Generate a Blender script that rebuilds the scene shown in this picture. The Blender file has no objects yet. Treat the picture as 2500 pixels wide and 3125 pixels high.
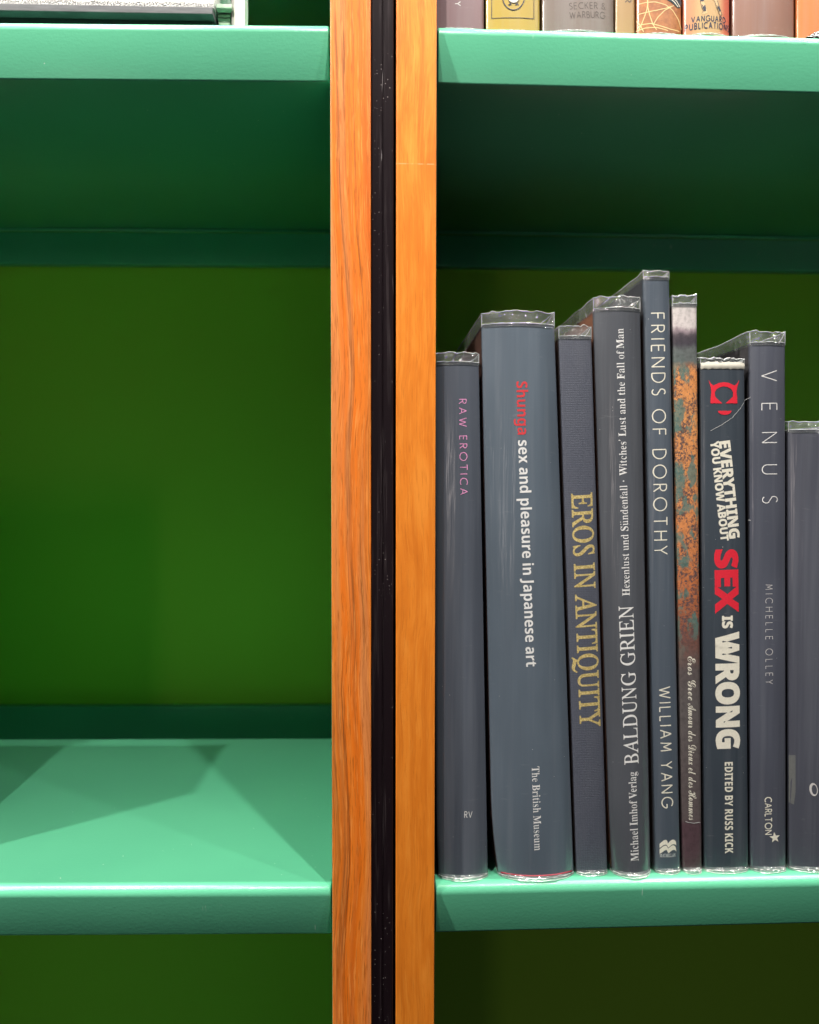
import bpy, bmesh, math, random
from mathutils import Vector, Matrix, noise

# ---------------------------------------------------------------- camera, world, lamps, exposure
scene = bpy.context.scene
col = scene.collection

cam_data = bpy.data.cameras.new('camera')
cam_data.sensor_fit = 'HORIZONTAL'
cam_data.sensor_width = 36.0
cam_data.lens = 33.39
cam_data.clip_start = 0.01
cam_data.clip_end = 60.0
cam_data.dof.use_dof = True
cam_data.dof.focus_distance = 0.408
cam_data.dof.aperture_fstop = 9.0
cam = bpy.data.objects.new('camera', cam_data)
col.objects.link(cam)
YAW, PITCH, ROLL = 0.01235, -0.03685, 0.00141
fwd = Vector((math.sin(YAW) * math.cos(PITCH), math.cos(YAW) * math.cos(PITCH), math.sin(PITCH)))
right = Vector((math.cos(YAW), -math.sin(YAW), 0))
up = right.cross(fwd)
r2 = right * math.cos(ROLL) + up * math.sin(ROLL)
u2 = up * math.cos(ROLL) - right * math.sin(ROLL)
m = Matrix((r2, u2, -fwd)).transposed().to_4x4()
m.translation = Vector((0.0088, -0.40, 0.2169))
cam.matrix_world = m
scene.camera = cam

world = bpy.data.worlds.new('World')
scene.world = world
world.use_nodes = True
wn = world.node_tree
bg = wn.nodes['Background']
tcw = wn.nodes.new('ShaderNodeTexCoord')
sep = wn.nodes.new('ShaderNodeSeparateXYZ')
rampw = wn.nodes.new('ShaderNodeValToRGB')
rampw.color_ramp.elements[0].position = 0.30
rampw.color_ramp.elements[0].color = (0.20, 0.20, 0.23, 1)
rampw.color_ramp.elements[1].position = 0.75
rampw.color_ramp.elements[1].color = (0.62, 0.72, 0.86, 1)
mapw = wn.nodes.new('ShaderNodeMapRange')
mapw.inputs[1].default_value = -1.0
wn.links.new(tcw.outputs['Generated'], sep.inputs[0])
wn.links.new(sep.outputs['Z'], mapw.inputs[0])
wn.links.new(mapw.outputs[0], rampw.inputs[0])
wn.links.new(rampw.outputs[0], bg.inputs[0])
bg.inputs[1].default_value = 0.055

def lamp(name, loc, power, radius, colour):
    d = bpy.data.lights.new(name, 'POINT')
    d.energy = power
    d.shadow_soft_size = radius
    d.color = colour
    o = bpy.data.objects.new(name, d)
    o.location = loc
    col.objects.link(o)
    return o

WARM = (1.0, 0.94, 0.86)
lamp('shelf_spot_right', (0.231, -0.42, 1.10), 37.0, 0.012, WARM)
lamp('shelf_spot_left', (-0.83, -0.42, 1.10), 58.0, 0.016, WARM)
lamp('shelf_spot_middle', (-0.234, -0.42, 1.10), 30.0, 0.014, WARM)
lamp('shelf_spot_far_right', (0.62, -0.43, 1.11), 15.0, 0.016, WARM)

def area_lamp(name, loc, rot, sx, sy, power, colour):
    d = bpy.data.lights.new(name, 'AREA')
    d.shape = 'RECTANGLE'
    d.size, d.size_y = sx, sy
    d.energy = power
    d.color = colour
    o = bpy.data.objects.new(name, d)
    o.location = loc
    o.rotation_euler = rot
    col.objects.link(o)
# a ceiling line of light almost straight above the shelf fronts
area_lamp('ceiling_line_light', (0.0, -0.016, 2.0), (0, 0, 0), 2.6, 0.008, 115.0, WARM)
# unseen fill lamp added behind the reader to put sheen on the spines
area_lamp('spine_sheen_fill', (0.95, -2.4, 0.30), (math.radians(90), 0, math.radians(20)), 1.7, 2.2, 1.6, (0.80, 0.90, 1.0))
area_lamp('room_lamp', (-0.55, -2.6, 0.15), (math.radians(90), 0, math.radians(-12)), 0.2, 0.5, 1.6, (1.0, 0.88, 0.82))

scene.view_settings.view_transform = 'Standard'
scene.view_settings.look = 'None'
scene.view_settings.exposure = 0.0
scene.view_settings.gamma = 1.0
scene.view_settings.use_curve_mapping = False
scene.render.engine = 'CYCLES'
scene.cycles.max_bounces = 10
scene.cycles.diffuse_bounces = 6
scene.cycles.glossy_bounces = 4
scene.cycles.transparent_max_bounces = 24
scene.cycles.caustics_reflective = False
scene.cycles.caustics_refractive = False
scene.cycles.sample_clamp_indirect = 3.0
scene.cycles.use_denoising = True

# ---------------------------------------------------------------- helpers
def tag(o, label=None, category=None, group=None, kind=None):
    for k, v in (('label', label), ('category', category), ('group', group), ('kind', kind)):
        if v:
            o[k] = v
    return o

def empty(name, loc=(0, 0, 0), rz=0.0, parent=None):
    o = bpy.data.objects.new(name, None)
    o.empty_display_size = 0.02
    o.location = loc
    o.rotation_euler = (0, 0, rz)
    col.objects.link(o)
    if parent:
        o.parent = parent
    return o

def link_mesh(name, me, parent=None, mats=(), smooth=False):
    for mt in mats:
        me.materials.append(mt)
    if smooth:
        for p in me.polygons:
            p.use_smooth = True
    o = bpy.data.objects.new(name, me)
    col.objects.link(o)
    if parent:
        o.parent = parent
    return o

def bm_obj(name, bm, parent=None, mats=(), smooth=False):
    bmesh.ops.recalc_face_normals(bm, faces=bm.faces[:])
    me = bpy.data.meshes.new(name)
    bm.to_mesh(me)
    bm.free()
    return link_mesh(name, me, parent, mats, smooth)

def add_box(bm, x0, x1, y0, y1, z0, z1):
    vs = [bm.verts.new(p) for p in ((x0, y0, z0), (x1, y0, z0), (x1, y1, z0), (x0, y1, z0),
                                    (x0, y0, z1), (x1, y0, z1), (x1, y1, z1), (x0, y1, z1))]
    for f in ((0, 3, 2, 1), (4, 5, 6, 7), (0, 1, 5, 4), (1, 2, 6, 5), (2, 3, 7, 6), (3, 0, 4, 7)):
        bm.faces.new([vs[i] for i in f])
    return vs

def bevel_where(bm, test, width, seg):
    es = [e for e in bm.edges if test(e)]
    bmesh.ops.bevel(bm, geom=es, offset=width, segments=seg, profile=0.5, affect='EDGES')

def tube(bm, pts, rad, mat=0, sides=5):
    rings = []
    n = len(pts)
    for i, p in enumerate(pts):
        t = (pts[min(i + 1, n - 1)] - pts[max(i - 1, 0)])
        if t.length < 1e-9:
            t = Vector((1, 0, 0))
        t.normalize()
        a = t.cross(Vector((0.31, 0.2, 0.93)))
        if a.length < 1e-3:
            a = t.cross(Vector((1, 0, 0)))
        a.normalize()
        b = t.cross(a)
        r = rad(i) if callable(rad) else rad
        rings.append([bm.verts.new(p + a * (r * math.cos(k * 2 * math.pi / sides)) + b * (r * math.sin(k * 2 * math.pi / sides))) for k in range(sides)])
    for i in range(n - 1):
        for k in range(sides):
            f = bm.faces.new((rings[i][k], rings[i][(k + 1) % sides], rings[i + 1][(k + 1) % sides], rings[i + 1][k]))
            f.material_index = mat
    for rg in (rings[0], rings[-1]):
        f = bm.faces.new(rg)
        f.material_index = mat

# ---------------------------------------------------------------- materials
class NT:
    def __init__(self, name):
        self.mat = bpy.data.materials.new(name)
        self.mat.use_nodes = True
        self.t = self.mat.node_tree
        self.p = self.t.nodes['Principled BSDF']
        self.out = self.t.nodes['Material Output']
        self.tc = self.t.nodes.new('ShaderNodeTexCoord')
    def n(self, kind, **kw):
        nd = self.t.nodes.new('ShaderNode' + kind)
        for k, v in kw.items():
            if k.startswith('i_'):
                key = k[2:]
                nd.inputs[int(key) if key.isdigit() else key].default_value = v
            else:
                setattr(nd, k, v)
        return nd
    def l(self, a, b):
        self.t.links.new(a, b)
    def coords(self, scale=(1, 1, 1), loc=(0, 0, 0), rot=(0, 0, 0)):
        mp = self.n('Mapping')
        mp.inputs['Scale'].default_value = scale
        mp.inputs['Location'].default_value = loc
        mp.inputs['Rotation'].default_value = rot
        self.l(self.tc.outputs['Object'], mp.inputs[0])
        return mp.outputs[0]
    def noise(self, vec, scale=1.0, detail=3.0, rough=0.5, dist=0.0):
        nd = self.n('TexNoise')
        nd.inputs['Scale'].default_value = scale
        nd.inputs['Detail'].default_value = detail
        nd.inputs['Roughness'].default_value = rough
        nd.inputs['Distortion'].default_value = dist
        self.l(vec, nd.inputs['Vector'])
        return nd.outputs['Fac']
    def ramp(self, fac, stops, interp='LINEAR'):
        nd = self.n('ValToRGB')
        cr = nd.color_ramp
        cr.interpolation = interp
        while len(cr.elements) < len(stops):
            cr.elements.new(0.5)
        for e, (p, c) in zip(cr.elements, stops):
            e.position = p
            e.color = (c, c, c, 1) if isinstance(c, (int, float)) else (c[0], c[1], c[2], 1)
        self.l(fac, nd.inputs[0])
        return nd.outputs[0]
    def mix(self, fac, a, b, mode='MIX'):
        nd = self.n('Mix', data_type='RGBA', blend_type=mode)
        for sock, v in ((nd.inputs[0], fac), (nd.inputs[6], a), (nd.inputs[7], b)):
            if isinstance(v, (int, float)):
                sock.default_value = v
            elif isinstance(v, tuple):
                sock.default_value = (v[0], v[1], v[2], 1)
            else:
                self.l(v, sock)
        return nd.outputs[2]
    def math(self, op, a, b=0.0):
        nd = self.n('Math', operation=op)
        for i, v in enumerate((a, b)):
            if isinstance(v, (int, float)):
                nd.inputs[i].default_value = v
            else:
                self.l(v, nd.inputs[i])
        return nd.outputs[0]
    def bump(self, h, strength, dist, normal=None):
        nd = self.n('Bump')
        nd.inputs['Strength'].default_value = strength
        nd.inputs['Distance'].default_value = dist
        self.l(h, nd.inputs['Height'])
        if normal is not None:
            self.l(normal, nd.inputs['Normal'])
        return nd.outputs[0]
    def set(self, **kw):
        names = {'color': 'Base Color', 'rough': 'Roughness', 'spec': 'Specular IOR Level', 'metal': 'Metallic',
                 'coat': 'Coat Weight', 'coatr': 'Coat Roughness', 'normal': 'Normal', 'coatn': 'Coat Normal', 'sheen': 'Sheen Weight'}
        for k, v in kw.items():
            s = self.p.inputs[names[k]]
            if isinstance(v, (int, float)):
                s.default_value = v
            elif isinstance(v, tuple):
                s.default_value = (v[0], v[1], v[2], 1)
            else:
                self.l(v, s)
        return self
    def specks(self, scale, size, share, loc=(0, 0, 0)):
        """scattered dust flecks: 1 inside a fleck"""
        v = self.n('TexVoronoi')
        v.inputs['Scale'].default_value = scale
        self.l(self.coords(loc=loc), v.inputs['Vector'])
        a = self.math('LESS_THAN', v.outputs['Distance'], size)
        s = self.n('SeparateColor')
        self.l(v.outputs['Color'], s.inputs[0])
        b = self.math('GREATER_THAN', s.outputs[0], 1 - share)
        return self.math('MULTIPLY', a, b)

def plain(name, colour, rough=0.5, spec=0.5):
    k = NT(name)
    c = k.noise(k.coords(), 180, 4, 0.6)
    v = k.ramp(c, [(0.3, tuple(x * 0.88 for x in colour)), (0.7, tuple(min(1, x * 1.08) for x in colour))])
    k.set(color=v, rough=rough, spec=spec)
    return k.mat

def shelf_paint():
    k = NT('green_shelf_paint')
    base = (0.085, 0.42, 0.245)
    n1 = k.noise(k.coords(), 9, 3, 0.5)
    c = k.ramp(n1, [(0.3, (0.092, 0.400, 0.240)), (0.7, (0.106, 0.445, 0.264))])
    sp = k.math('MAXIMUM', k.math('MAXIMUM', k.specks(160, 0.045, 0.16), k.specks(60, 0.022, 0.35, (0.2, 0.6, 0.1))), k.math('MULTIPLY', k.ramp(k.noise(k.coords((420, 200, 70), (0.4, 0, 0.2)), 1.0, 2, 0.5), [(0.735, 0.0), (0.76, 0.6)]), k.ramp(k.noise(k.coords((1, 1, 1)), 26, 2, 0.5), [(0.52, 0.0), (0.60, 1.0)])))
    c = k.mix(sp, c, (0.55, 0.72, 0.62))
    grain = k.noise(k.coords((1, 1, 1)), 700, 3, 0.55)
    wr = k.noise(k.coords((60, 260, 260)), 3.0, 3, 0.55, 0.6)
    b1 = k.bump(grain, 0.16, 0.0004)
    b2 = k.bump(wr, 0.035, 0.0012, b1)
    k.set(color=c, rough=0.30, spec=0.55, normal=b2)
    return k.mat

def wood_streaked():
    k = NT('streaked_orange_veneer')
    wv = k.noise(k.coords((6, 6, 5)), 1.0, 2, 0.5)
    v = k.coords((1, 1, 1))
    s = k.n('SeparateXYZ'); k.l(v, s.inputs[0])
    # grain runs down the post and drifts to the right with height lost
    drift = k.math('MULTIPLY', s.outputs[2], 0.016)
    wob = k.math('MULTIPLY', k.math('SUBTRACT', wv, 0.5), 0.020)
    xs = k.math('ADD', k.math('ADD', s.outputs[0], drift), wob)
    def strip(sx, sz, seed):
        cb = k.n('CombineXYZ')
        k.l(k.math('MULTIPLY', xs, sx), cb.inputs[0])
        k.l(k.math('MULTIPLY', s.outputs[2], sz), cb.inputs[2])
        cb.inputs[1].default_value = seed
        return cb.outputs[0]
    broad = k.noise(strip(170, 2.4, 3.1), 1.0, 2, 0.5)
    c = k.ramp(broad, [(0.32, (0.62, 0.125, 0.007)), (0.50, (0.80, 0.185, 0.012)), (0.66, (0.74, 0.215, 0.028))])
    pale = k.ramp(k.noise(strip(120, 2.6, 9.3), 1.0, 2, 0.5), [(0.47, 0.0), (0.60, 0.75)])
    c = k.mix(pale, c, (0.66, 0.235, 0.072))
    lines = k.noise(strip(330, 2.6, 7.7), 1.0, 3, 0.62)
    ln = k.ramp(lines, [(0.535, 0.0), (0.60, 1.0), (0.625, 0.95), (0.645, 0.15), (0.72, 0.0)])
    gate = k.ramp(k.noise(strip(95, 3.2, 1.4), 1.0, 2, 0.5), [(0.38, 0.0), (0.54, 0.80)])
    brk = k.ramp(k.noise(strip(900, 40, 2.9), 1.0, 3, 0.6), [(0.35, 0.45), (0.55, 1.0)])
    c = k.mix(k.math('MULTIPLY', k.math('MULTIPLY', ln, gate), brk), c, (0.105, 0.036, 0.010))
    haze_ = k.ramp(k.noise(strip(260, 3.0, 12.7), 1.0, 3, 0.6), [(0.50, 0.0), (0.68, 0.55)])
    c = k.mix(k.math('MULTIPLY', haze_, gate), c, (0.34, 0.115, 0.030))
    pores = k.noise(strip(1500, 75, 4.2), 1.0, 3, 0.6)
    pr = k.ramp(pores, [(0.54, 0.0), (0.66, 0.75)])
    c = k.mix(pr, c, (0.38, 0.095, 0.008))
    lt = k.ramp(k.noise(strip(1200, 50, 8.8), 1.0, 3, 0.6), [(0.54, 0.0), (0.70, 0.55)])
    c = k.mix(lt, c, (0.92, 0.36, 0.085))
    k.set(color=c, rough=0.42, spec=0.4, normal=k.bump(pores, 0.08, 0.0003))
    return k.mat

def wood_plain():
    k = NT('figured_honey_veneer')
    wv = k.noise(k.coords((5, 5, 9)), 1.0, 2, 0.5)
    s = k.n('SeparateXYZ'); k.l(k.coords(), s.inputs[0])
    xs = k.math('ADD', s.outputs[0], k.math('MULTIPLY', k.math('SUBTRACT', wv, 0.5), 0.014))
    def strip(sx, sz, seed):
        cb = k.n('CombineXYZ')
        k.l(k.math('MULTIPLY', xs, sx), cb.inputs[0])
        k.l(k.math('MULTIPLY', s.outputs[2], sz), cb.inputs[2])
        cb.inputs[1].default_value = seed
        return cb.outputs[0]
    fig = k.noise(strip(120, 30, 2.0), 1.0, 3, 0.55, 0.4)
    c = k.ramp(fig, [(0.32, (0.66, 0.175, 0.011)), (0.50, (0.78, 0.235, 0.020)), (0.66, (0.84, 0.290, 0.034))])
    st = k.ramp(k.noise(strip(260, 7, 5.0), 1.0, 3, 0.6), [(0.48, 0.0), (0.64, 0.75)])
    c = k.mix(st, c, (0.58, 0.145, 0.008))
    blot = k.ramp(k.noise(strip(70, 16, 11.0), 1.0, 3, 0.55), [(0.52, 0.0), (0.70, 0.6)])
    c = k.mix(blot, c, (0.60, 0.160, 0.010))
    pores = k.noise(strip(1600, 70, 4.2), 1.0, 3, 0.6)
    c = k.mix(k.ramp(pores, [(0.55, 0.0), (0.68, 0.65)]), c, (0.46, 0.120, 0.008))
    c = k.mix(k.ramp(k.noise(strip(1300, 55, 6.6), 1.0, 3, 0.6), [(0.55, 0.0), (0.72, 0.45)]), c, (0.90, 0.36, 0.055))
    # the scarf joint seen high on the post
    dz = k.math('ABSOLUTE', k.math('SUBTRACT', s.outputs[2], 0.3828))
    jl = k.math('LESS_THAN', dz, 0.00028)
    brk = k.ramp(k.noise(k.coords((700, 1, 1)), 1.0, 1, 0.5), [(0.40, 0.08), (0.55, 0.42)])
    c = k.mix(k.math('MULTIPLY', jl, brk), c, (0.88, 0.58, 0.30))
    low = k.math('LESS_THAN', s.outputs[2], 0.3828)
    c = k.mix(k.math('MULTIPLY', low, 0.35), c, (0.72, 0.205, 0.016))
    k.set(color=c, rough=0.42, spec=0.4, normal=k.bump(pores, 0.08, 0.0003))
    return k.mat

def black_gloss():
    k = NT('black_lacquered_board')
    d1 = k.specks(900, 0.17, 0.16)
    d2 = k.specks(420, 0.07, 0.10, (0.3, 0.1, 0.7))
    clump = k.ramp(k.noise(k.coords((60, 60, 20)), 1.0, 2, 0.5), [(0.50, 0.0), (0.62, 1.0)])
    d = k.math('MAXIMUM', k.math('MULTIPLY', d1, clump), d2)
    streak = k.ramp(k.noise(k.coords((700, 700, 22)), 1.0, 3, 0.65), [(0.55, 0.0), (0.74, 0.22)])
    c = k.mix(streak, (0.009, 0.005, 0.007), (0.13, 0.11, 0.115))
    scr = k.ramp(k.noise(k.coords((260, 260, 18), (0.2, 0, 0.9)), 1.0, 2, 0.5, 1.5), [(0.715, 0.0), (0.745, 0.55)])
    c = k.mix(scr, c, (0.36, 0.34, 0.35))
    c = k.mix(d, c, (0.50, 0.46, 0.46))
    k.set(color=c, rough=0.34, spec=0.22, normal=k.bump(k.noise(k.coords((500, 500, 40)), 1.0, 2, 0.5), 0.08, 0.0004))
    return k.mat

def panel_mat():
    k = NT('yellow_green_back_panel')
    n1 = k.noise(k.coords((3, 3, 3)), 1.0, 2, 0.5)
    c = k.ramp(n1, [(0.3, (0.36, 0.66, 0.046)), (0.7, (0.39, 0.69, 0.054))])
    k.set(color=c, rough=0.6, spec=0.25, normal=k.bump(k.noise(k.coords(), 600, 2, 0.5), 0.1, 0.0004))
    return k.mat

def film_streaks(k, amount=1.0, seed=0.0):
    """normal of a clear wrapper pulled over a spine: long vertical ripples and small dimples"""
    a = k.noise(k.coords((170, 30, 7), (seed, 0, seed)), 1.0, 3, 0.5, 0.3)
    b = k.noise(k.coords((520, 60, 26), (seed + 3, 0, 0)), 1.0, 2, 0.5)
    n1 = k.bump(a, 0.30 * amount, 0.004)
    return k.bump(b, 0.10 * amount, 0.0012, n1)

def jacket(name, colour, seed=0.0, second=None, amount=1.0, dust=1.0, coat=1.0):
    """printed jacket under a clear wrapper"""
    k = NT(name)
    n1 = k.noise(k.coords((30, 30, 9), (seed, 0, 0)), 1.0, 3, 0.55)
    hi = second if second else tuple(min(1, x * 1.25 + 0.004) for x in colour)
    c = k.ramp(n1, [(0.32, colour), (0.70, hi)])
    d = k.math('MAXIMUM', k.specks(330, 0.05, 0.05 * dust, (seed, 0.2, 0)), k.specks(140, 0.028, 0.10 * dust, (seed, 0.7, 0.4)))
    c = k.mix(d, c, (0.55, 0.55, 0.55))
    stv = k.ramp(k.noise(k.coords((150, 150, 5), (seed, 0, seed * 0.3)), 1.0, 4, 0.6), [(0.48, 0.0), (0.74, 0.13 * min(1.0, amount))])  # upright pale streaks: wrapper haze and scratches, with reflections put into the colour
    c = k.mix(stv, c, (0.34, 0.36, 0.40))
    scuff = k.ramp(k.noise(k.coords((90, 90, 420), (seed, 0, 0)), 1.0, 4, 0.7), [(0.64, 0.0), (0.80, 0.10 * dust)])
    c = k.mix(scuff, c, (0.6, 0.6, 0.6))
    rr = k.ramp(k.noise(k.coords((60, 60, 14), (seed + 1, 0, 0)), 1.0, 3, 0.6), [(0.3, 0.13), (0.7, 0.27)])
    nn = film_streaks(k, amount, seed)
    k.set(color=c, rough=0.42, spec=0.5, coat=coat, coatr=rr, coatn=nn, normal=k.bump(n1, 0.02, 0.001))
    k.p.inputs['Coat IOR'].default_value = 1.68 if coat > 0.6 else 1.5
    return k.mat

def ink(name, colour, seed=0.0, amount=0.8, coat=0.8):
    k = NT(name)
    n1 = k.noise(k.coords(), 900, 2, 0.5)
    c = k.ramp(n1, [(0.3, tuple(x * 0.9 for x in colour)), (0.7, colour)])
    k.set(color=c, rough=0.45, spec=0.4, coat=coat, coatr=0.2, coatn=film_streaks(k, amount, seed))
    return k.mat

def cloth():
    k = NT('grey_book_cloth')
    w1 = k.n('TexWave', wave_type='BANDS', bands_direction='Z'); w1.inputs['Scale'].default_value = 330
    w1.inputs['Distortion'].default_value = 2.0
    k.l(k.coords(), w1.inputs['Vector'])
    w2 = k.n('TexWave', wave_type='BANDS', bands_direction='X'); w2.inputs['Scale'].default_value = 330
    w2.inputs['Distortion'].default_value = 2.0
    k.l(k.coords(), w2.inputs['Vector'])
    wv = k.math('MULTIPLY', w1.outputs['Fac'], w2.outputs['Fac'])
    n1 = k.noise(k.coords(), 1300, 3, 0.6)
    n2 = k.noise(k.coords((50, 50, 12)), 1.0, 3, 0.6)
    c = k.mix(n1, (0.040, 0.046, 0.066), (0.105, 0.116, 0.155))
    c = k.mix(k.math('MULTIPLY', wv, 0.4), c, (0.10, 0.108, 0.14))
    c = k.mix(k.ramp(n2, [(0.45, 0.0), (0.75, 0.3)]), c, (0.14, 0.145, 0.17))
    h = k.math('ADD', k.math('MULTIPLY', wv, 0.6), n1)
    k.set(color=c, rough=0.6, spec=0.35, coat=0.35, coatr=0.35, normal=k.bump(h, 0.35, 0.0004))
    return k.mat

def photo_spine():
    """the lichen-and-rust photograph printed down the narrow spine"""
    k = NT('rust_photograph_print')
    s = k.n('SeparateXYZ'); k.l(k.coords(), s.inputs[0])
    big = k.noise(k.coords((130, 60, 60)), 1.0, 4, 0.6)
    z = k.math('ADD', s.outputs[2], k.math('MULTIPLY', k.math('SUBTRACT', big, 0.5), 0.010))
    t = k.math('DIVIDE', z, 0.316)
    basec = k.ramp(t, [(0.0, (0.088, 0.050, 0.062)), (0.088, (0.088, 0.050, 0.062)), (0.091, (0.105, 0.082, 0.085)), (0.30, (0.112, 0.098, 0.098)),
                       (0.36, (0.105, 0.085, 0.085)), (0.43, (0.23, 0.085, 0.055)), (0.50, (0.50, 0.155, 0.055)), (0.62, (0.66, 0.25, 0.085)), (0.80, (0.70, 0.30, 0.10)),
                       (0.885, (0.70, 0.28, 0.09)), (0.898, (0.13, 0.15, 0.145)), (0.918, (0.125, 0.14, 0.14)), (0.928, (0.055, 0.048, 0.062)), (0.944, (0.075, 0.062, 0.075)),
                       (0.953, (0.34, 0.27, 0.30)), (0.962, (0.66, 0.60, 0.60)), (1.0, (0.58, 0.55, 0.54))])
    zone = k.ramp(t, [(0.37, 0.0), (0.45, 1.0), (0.885, 1.0), (0.90, 0.15), (0.93, 0.0)])
    fine = k.noise(k.coords((1, 1, 1)), 800, 4, 0.78)
    patch = k.noise(k.coords((1, 1, 0.75)), 85, 4, 0.65)
    dark = k.ramp(k.math('ADD', k.math('MULTIPLY', fine, 0.62), k.math('MULTIPLY', patch, 0.38)), [(0.495, 0.0), (0.535, 1.0)])
    c = k.mix(k.math('MULTIPLY', k.math('MULTIPLY', dark, zone), 0.9), basec, (0.075, 0.060, 0.070))
    left = k.math('SUBTRACT', 1.0, k.math('DIVIDE', k.math('ADD', s.outputs[0], k.math('MULTIPLY', s.outputs[2], 0.030)), 0.0125))
    grn = k.ramp(k.math('ADD', k.noise(k.coords((1, 1, 0.5), (2, 0, 1)), 130, 4, 0.65), k.math('MULTIPLY', left, 0.10)), [(0.555, 0.0), (0.61, 1.0)])
    c = k.mix(k.math('MULTIPLY', k.math('MULTIPLY', grn, zone), 0.85), c, (0.10, 0.19, 0.165))
    mott = k.noise(k.coords(), 420, 4, 0.7)
    c = k.mix(k.ramp(mott, [(0.45, 0.0), (0.7, 0.35)]), c, (0.06, 0.05, 0.055), 'MULTIPLY')
    k.set(color=c, rough=0.45, spec=0.4, coat=0.7, coatr=0.2, coatn=film_streaks(k, 0.6, 4.0))
    return k.mat

def clear_film():
    k = NT('clear_plastic_wrapper')
    tr = k.n('BsdfTransparent'); tr.inputs[0].default_value = (0.93, 0.95, 0.96, 1)
    gl = k.n('BsdfGlossy'); gl.inputs['Roughness'].default_value = 0.10
    gl.inputs['Color'].default_value = (1, 1, 1, 1)
    df = k.n('BsdfTranslucent'); df.inputs[0].default_value = (0.8, 0.85, 0.87, 1)
    d2 = k.n('BsdfDiffuse'); d2.inputs[0].default_value = (0.8, 0.85, 0.87, 1)
    cr = k.noise(k.coords((1, 1, 1)), 170, 4, 0.65, 0.5)
    b = k.bump(cr, 0.9, 0.004)
    k.l(b, gl.inputs['Normal'])
    lw = k.n('LayerWeight'); lw.inputs['Blend'].default_value = 0.35
    k.l(b, lw.inputs['Normal'])
    f = k.ramp(lw.outputs['Fresnel'], [(0.0, 0.10), (1.0, 0.85)])
    m1 = k.n('MixShader'); k.l(f, m1.inputs[0]); k.l(tr.outputs[0], m1.inputs[1]); k.l(gl.outputs[0], m1.inputs[2])
    haze = k.ramp(cr, [(0.36, 0.08), (0.58, 0.17), (0.70, 0.40)])
    mm = k.n('MixShader'); mm.inputs[0].default_value = 0.5; k.l(df.outputs[0], mm.inputs[1]); k.l(d2.outputs[0], mm.inputs[2])
    m2 = k.n('MixShader'); k.l(haze, m2.inputs[0]); k.l(m1.outputs[0], m2.inputs[1]); k.l(mm.outputs[0], m2.inputs[2])
    k.l(m2.outputs[0], k.out.inputs['Surface'])
    return k.mat

def film_edge():
    k = NT('frosted_film_edge')
    tr = k.n('BsdfTransparent')
    d2 = k.n('BsdfDiffuse'); d2.inputs[0].default_value = (0.82, 0.86, 0.86, 1)
    gl = k.n('BsdfGlossy'); gl.inputs['Roughness'].default_value = 0.2
    n1 = k.ramp(k.noise(k.coords(), 260, 3, 0.6), [(0.28, 0.75), (0.50, 1.0)])
    a = k.n('MixShader'); a.inputs[0].default_value = 0.3; k.l(d2.outputs[0], a.inputs[1]); k.l(gl.outputs[0], a.inputs[2])
    m2 = k.n('MixShader'); k.l(n1, m2.inputs[0]); k.l(tr.outputs[0], m2.inputs[1]); k.l(a.outputs[0], m2.inputs[2])
    k.l(m2.outputs[0], k.out.inputs['Surface'])
    return k.mat

def paper():
    k = NT('page_edges')
    w = k.noise(k.coords((2500, 4, 4)), 1.0, 2, 0.5)
    c = k.ramp(w, [(0.3, (0.26, 0.23, 0.19)), (0.7, (0.40, 0.37, 0.31))])
    k.set(color=c, rough=0.8, spec=0.2)
    return k.mat

M_SHELF = shelf_paint()
M_WOOD_A = wood_streaked()
M_WOOD_B = wood_plain()
M_BLACK = black_gloss()
M_PANEL = panel_mat()
M_FILM = clear_film()
M_EDGE = film_edge()
M_PAPER = paper()
INK = {
    'white': ink('white_ink', (0.80, 0.80, 0.80)),
    'cream': ink('cream_ink', (0.82, 0.79, 0.68)),
    'pale': ink('pale_ink', (0.66, 0.64, 0.64)),
    'palew': ink('cream_white_ink', (0.80, 0.76, 0.62), coat=0.4),
    'pink': ink('pink_ink', (0.82, 0.34, 0.62)),
    'red': ink('red_ink', (0.66, 0.050, 0.060)),
    'brightred': ink('bright_red_ink', (0.74, 0.022, 0.045), coat=0.5),
    'greybrown': ink('grey_brown_ink', (0.085, 0.065, 0.058), coat=0.4),
    'navy': ink('navy_ink', (0.030, 0.035, 0.060), coat=0.4),
    'skin': ink('buff_ink', (0.60, 0.42, 0.22), coat=0.4),
    'linecream': ink('cream_line_ink', (0.78, 0.56, 0.27), coat=0.4),
    'teal': ink('dark_teal_ink', (0.022, 0.045, 0.065), coat=0.4),
    'sticker': ink('grey_sticker', (0.14, 0.145, 0.145)),
    'crease': ink('whitened_crease', (0.55, 0.56, 0.56), coat=0.3),
}
def gold():
    k = NT('gold_foil')
    n1 = k.noise(k.coords(), 1500, 3, 0.6)
    c = k.ramp(n1, [(0.35, (0.50, 0.36, 0.11)), (0.68, (0.92, 0.76, 0.36))])
    k.set(color=c, rough=0.40, metal=0.30, normal=k.bump(n1, 0.5, 0.0003))
    return k.mat
INK['gold'] = gold()

# ---------------------------------------------------------------- bookcases
Z_UP = 0.4269           # underside of the upper shelf above the top of the lower one
T = 0.0285              # shelf thickness
D_SHELF = 0.242
XB, ROT = 0.00662, 0.03165
SHELF_TOPS = (-Z_UP - T, 0.0, Z_UP + T, 0.695)

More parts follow.
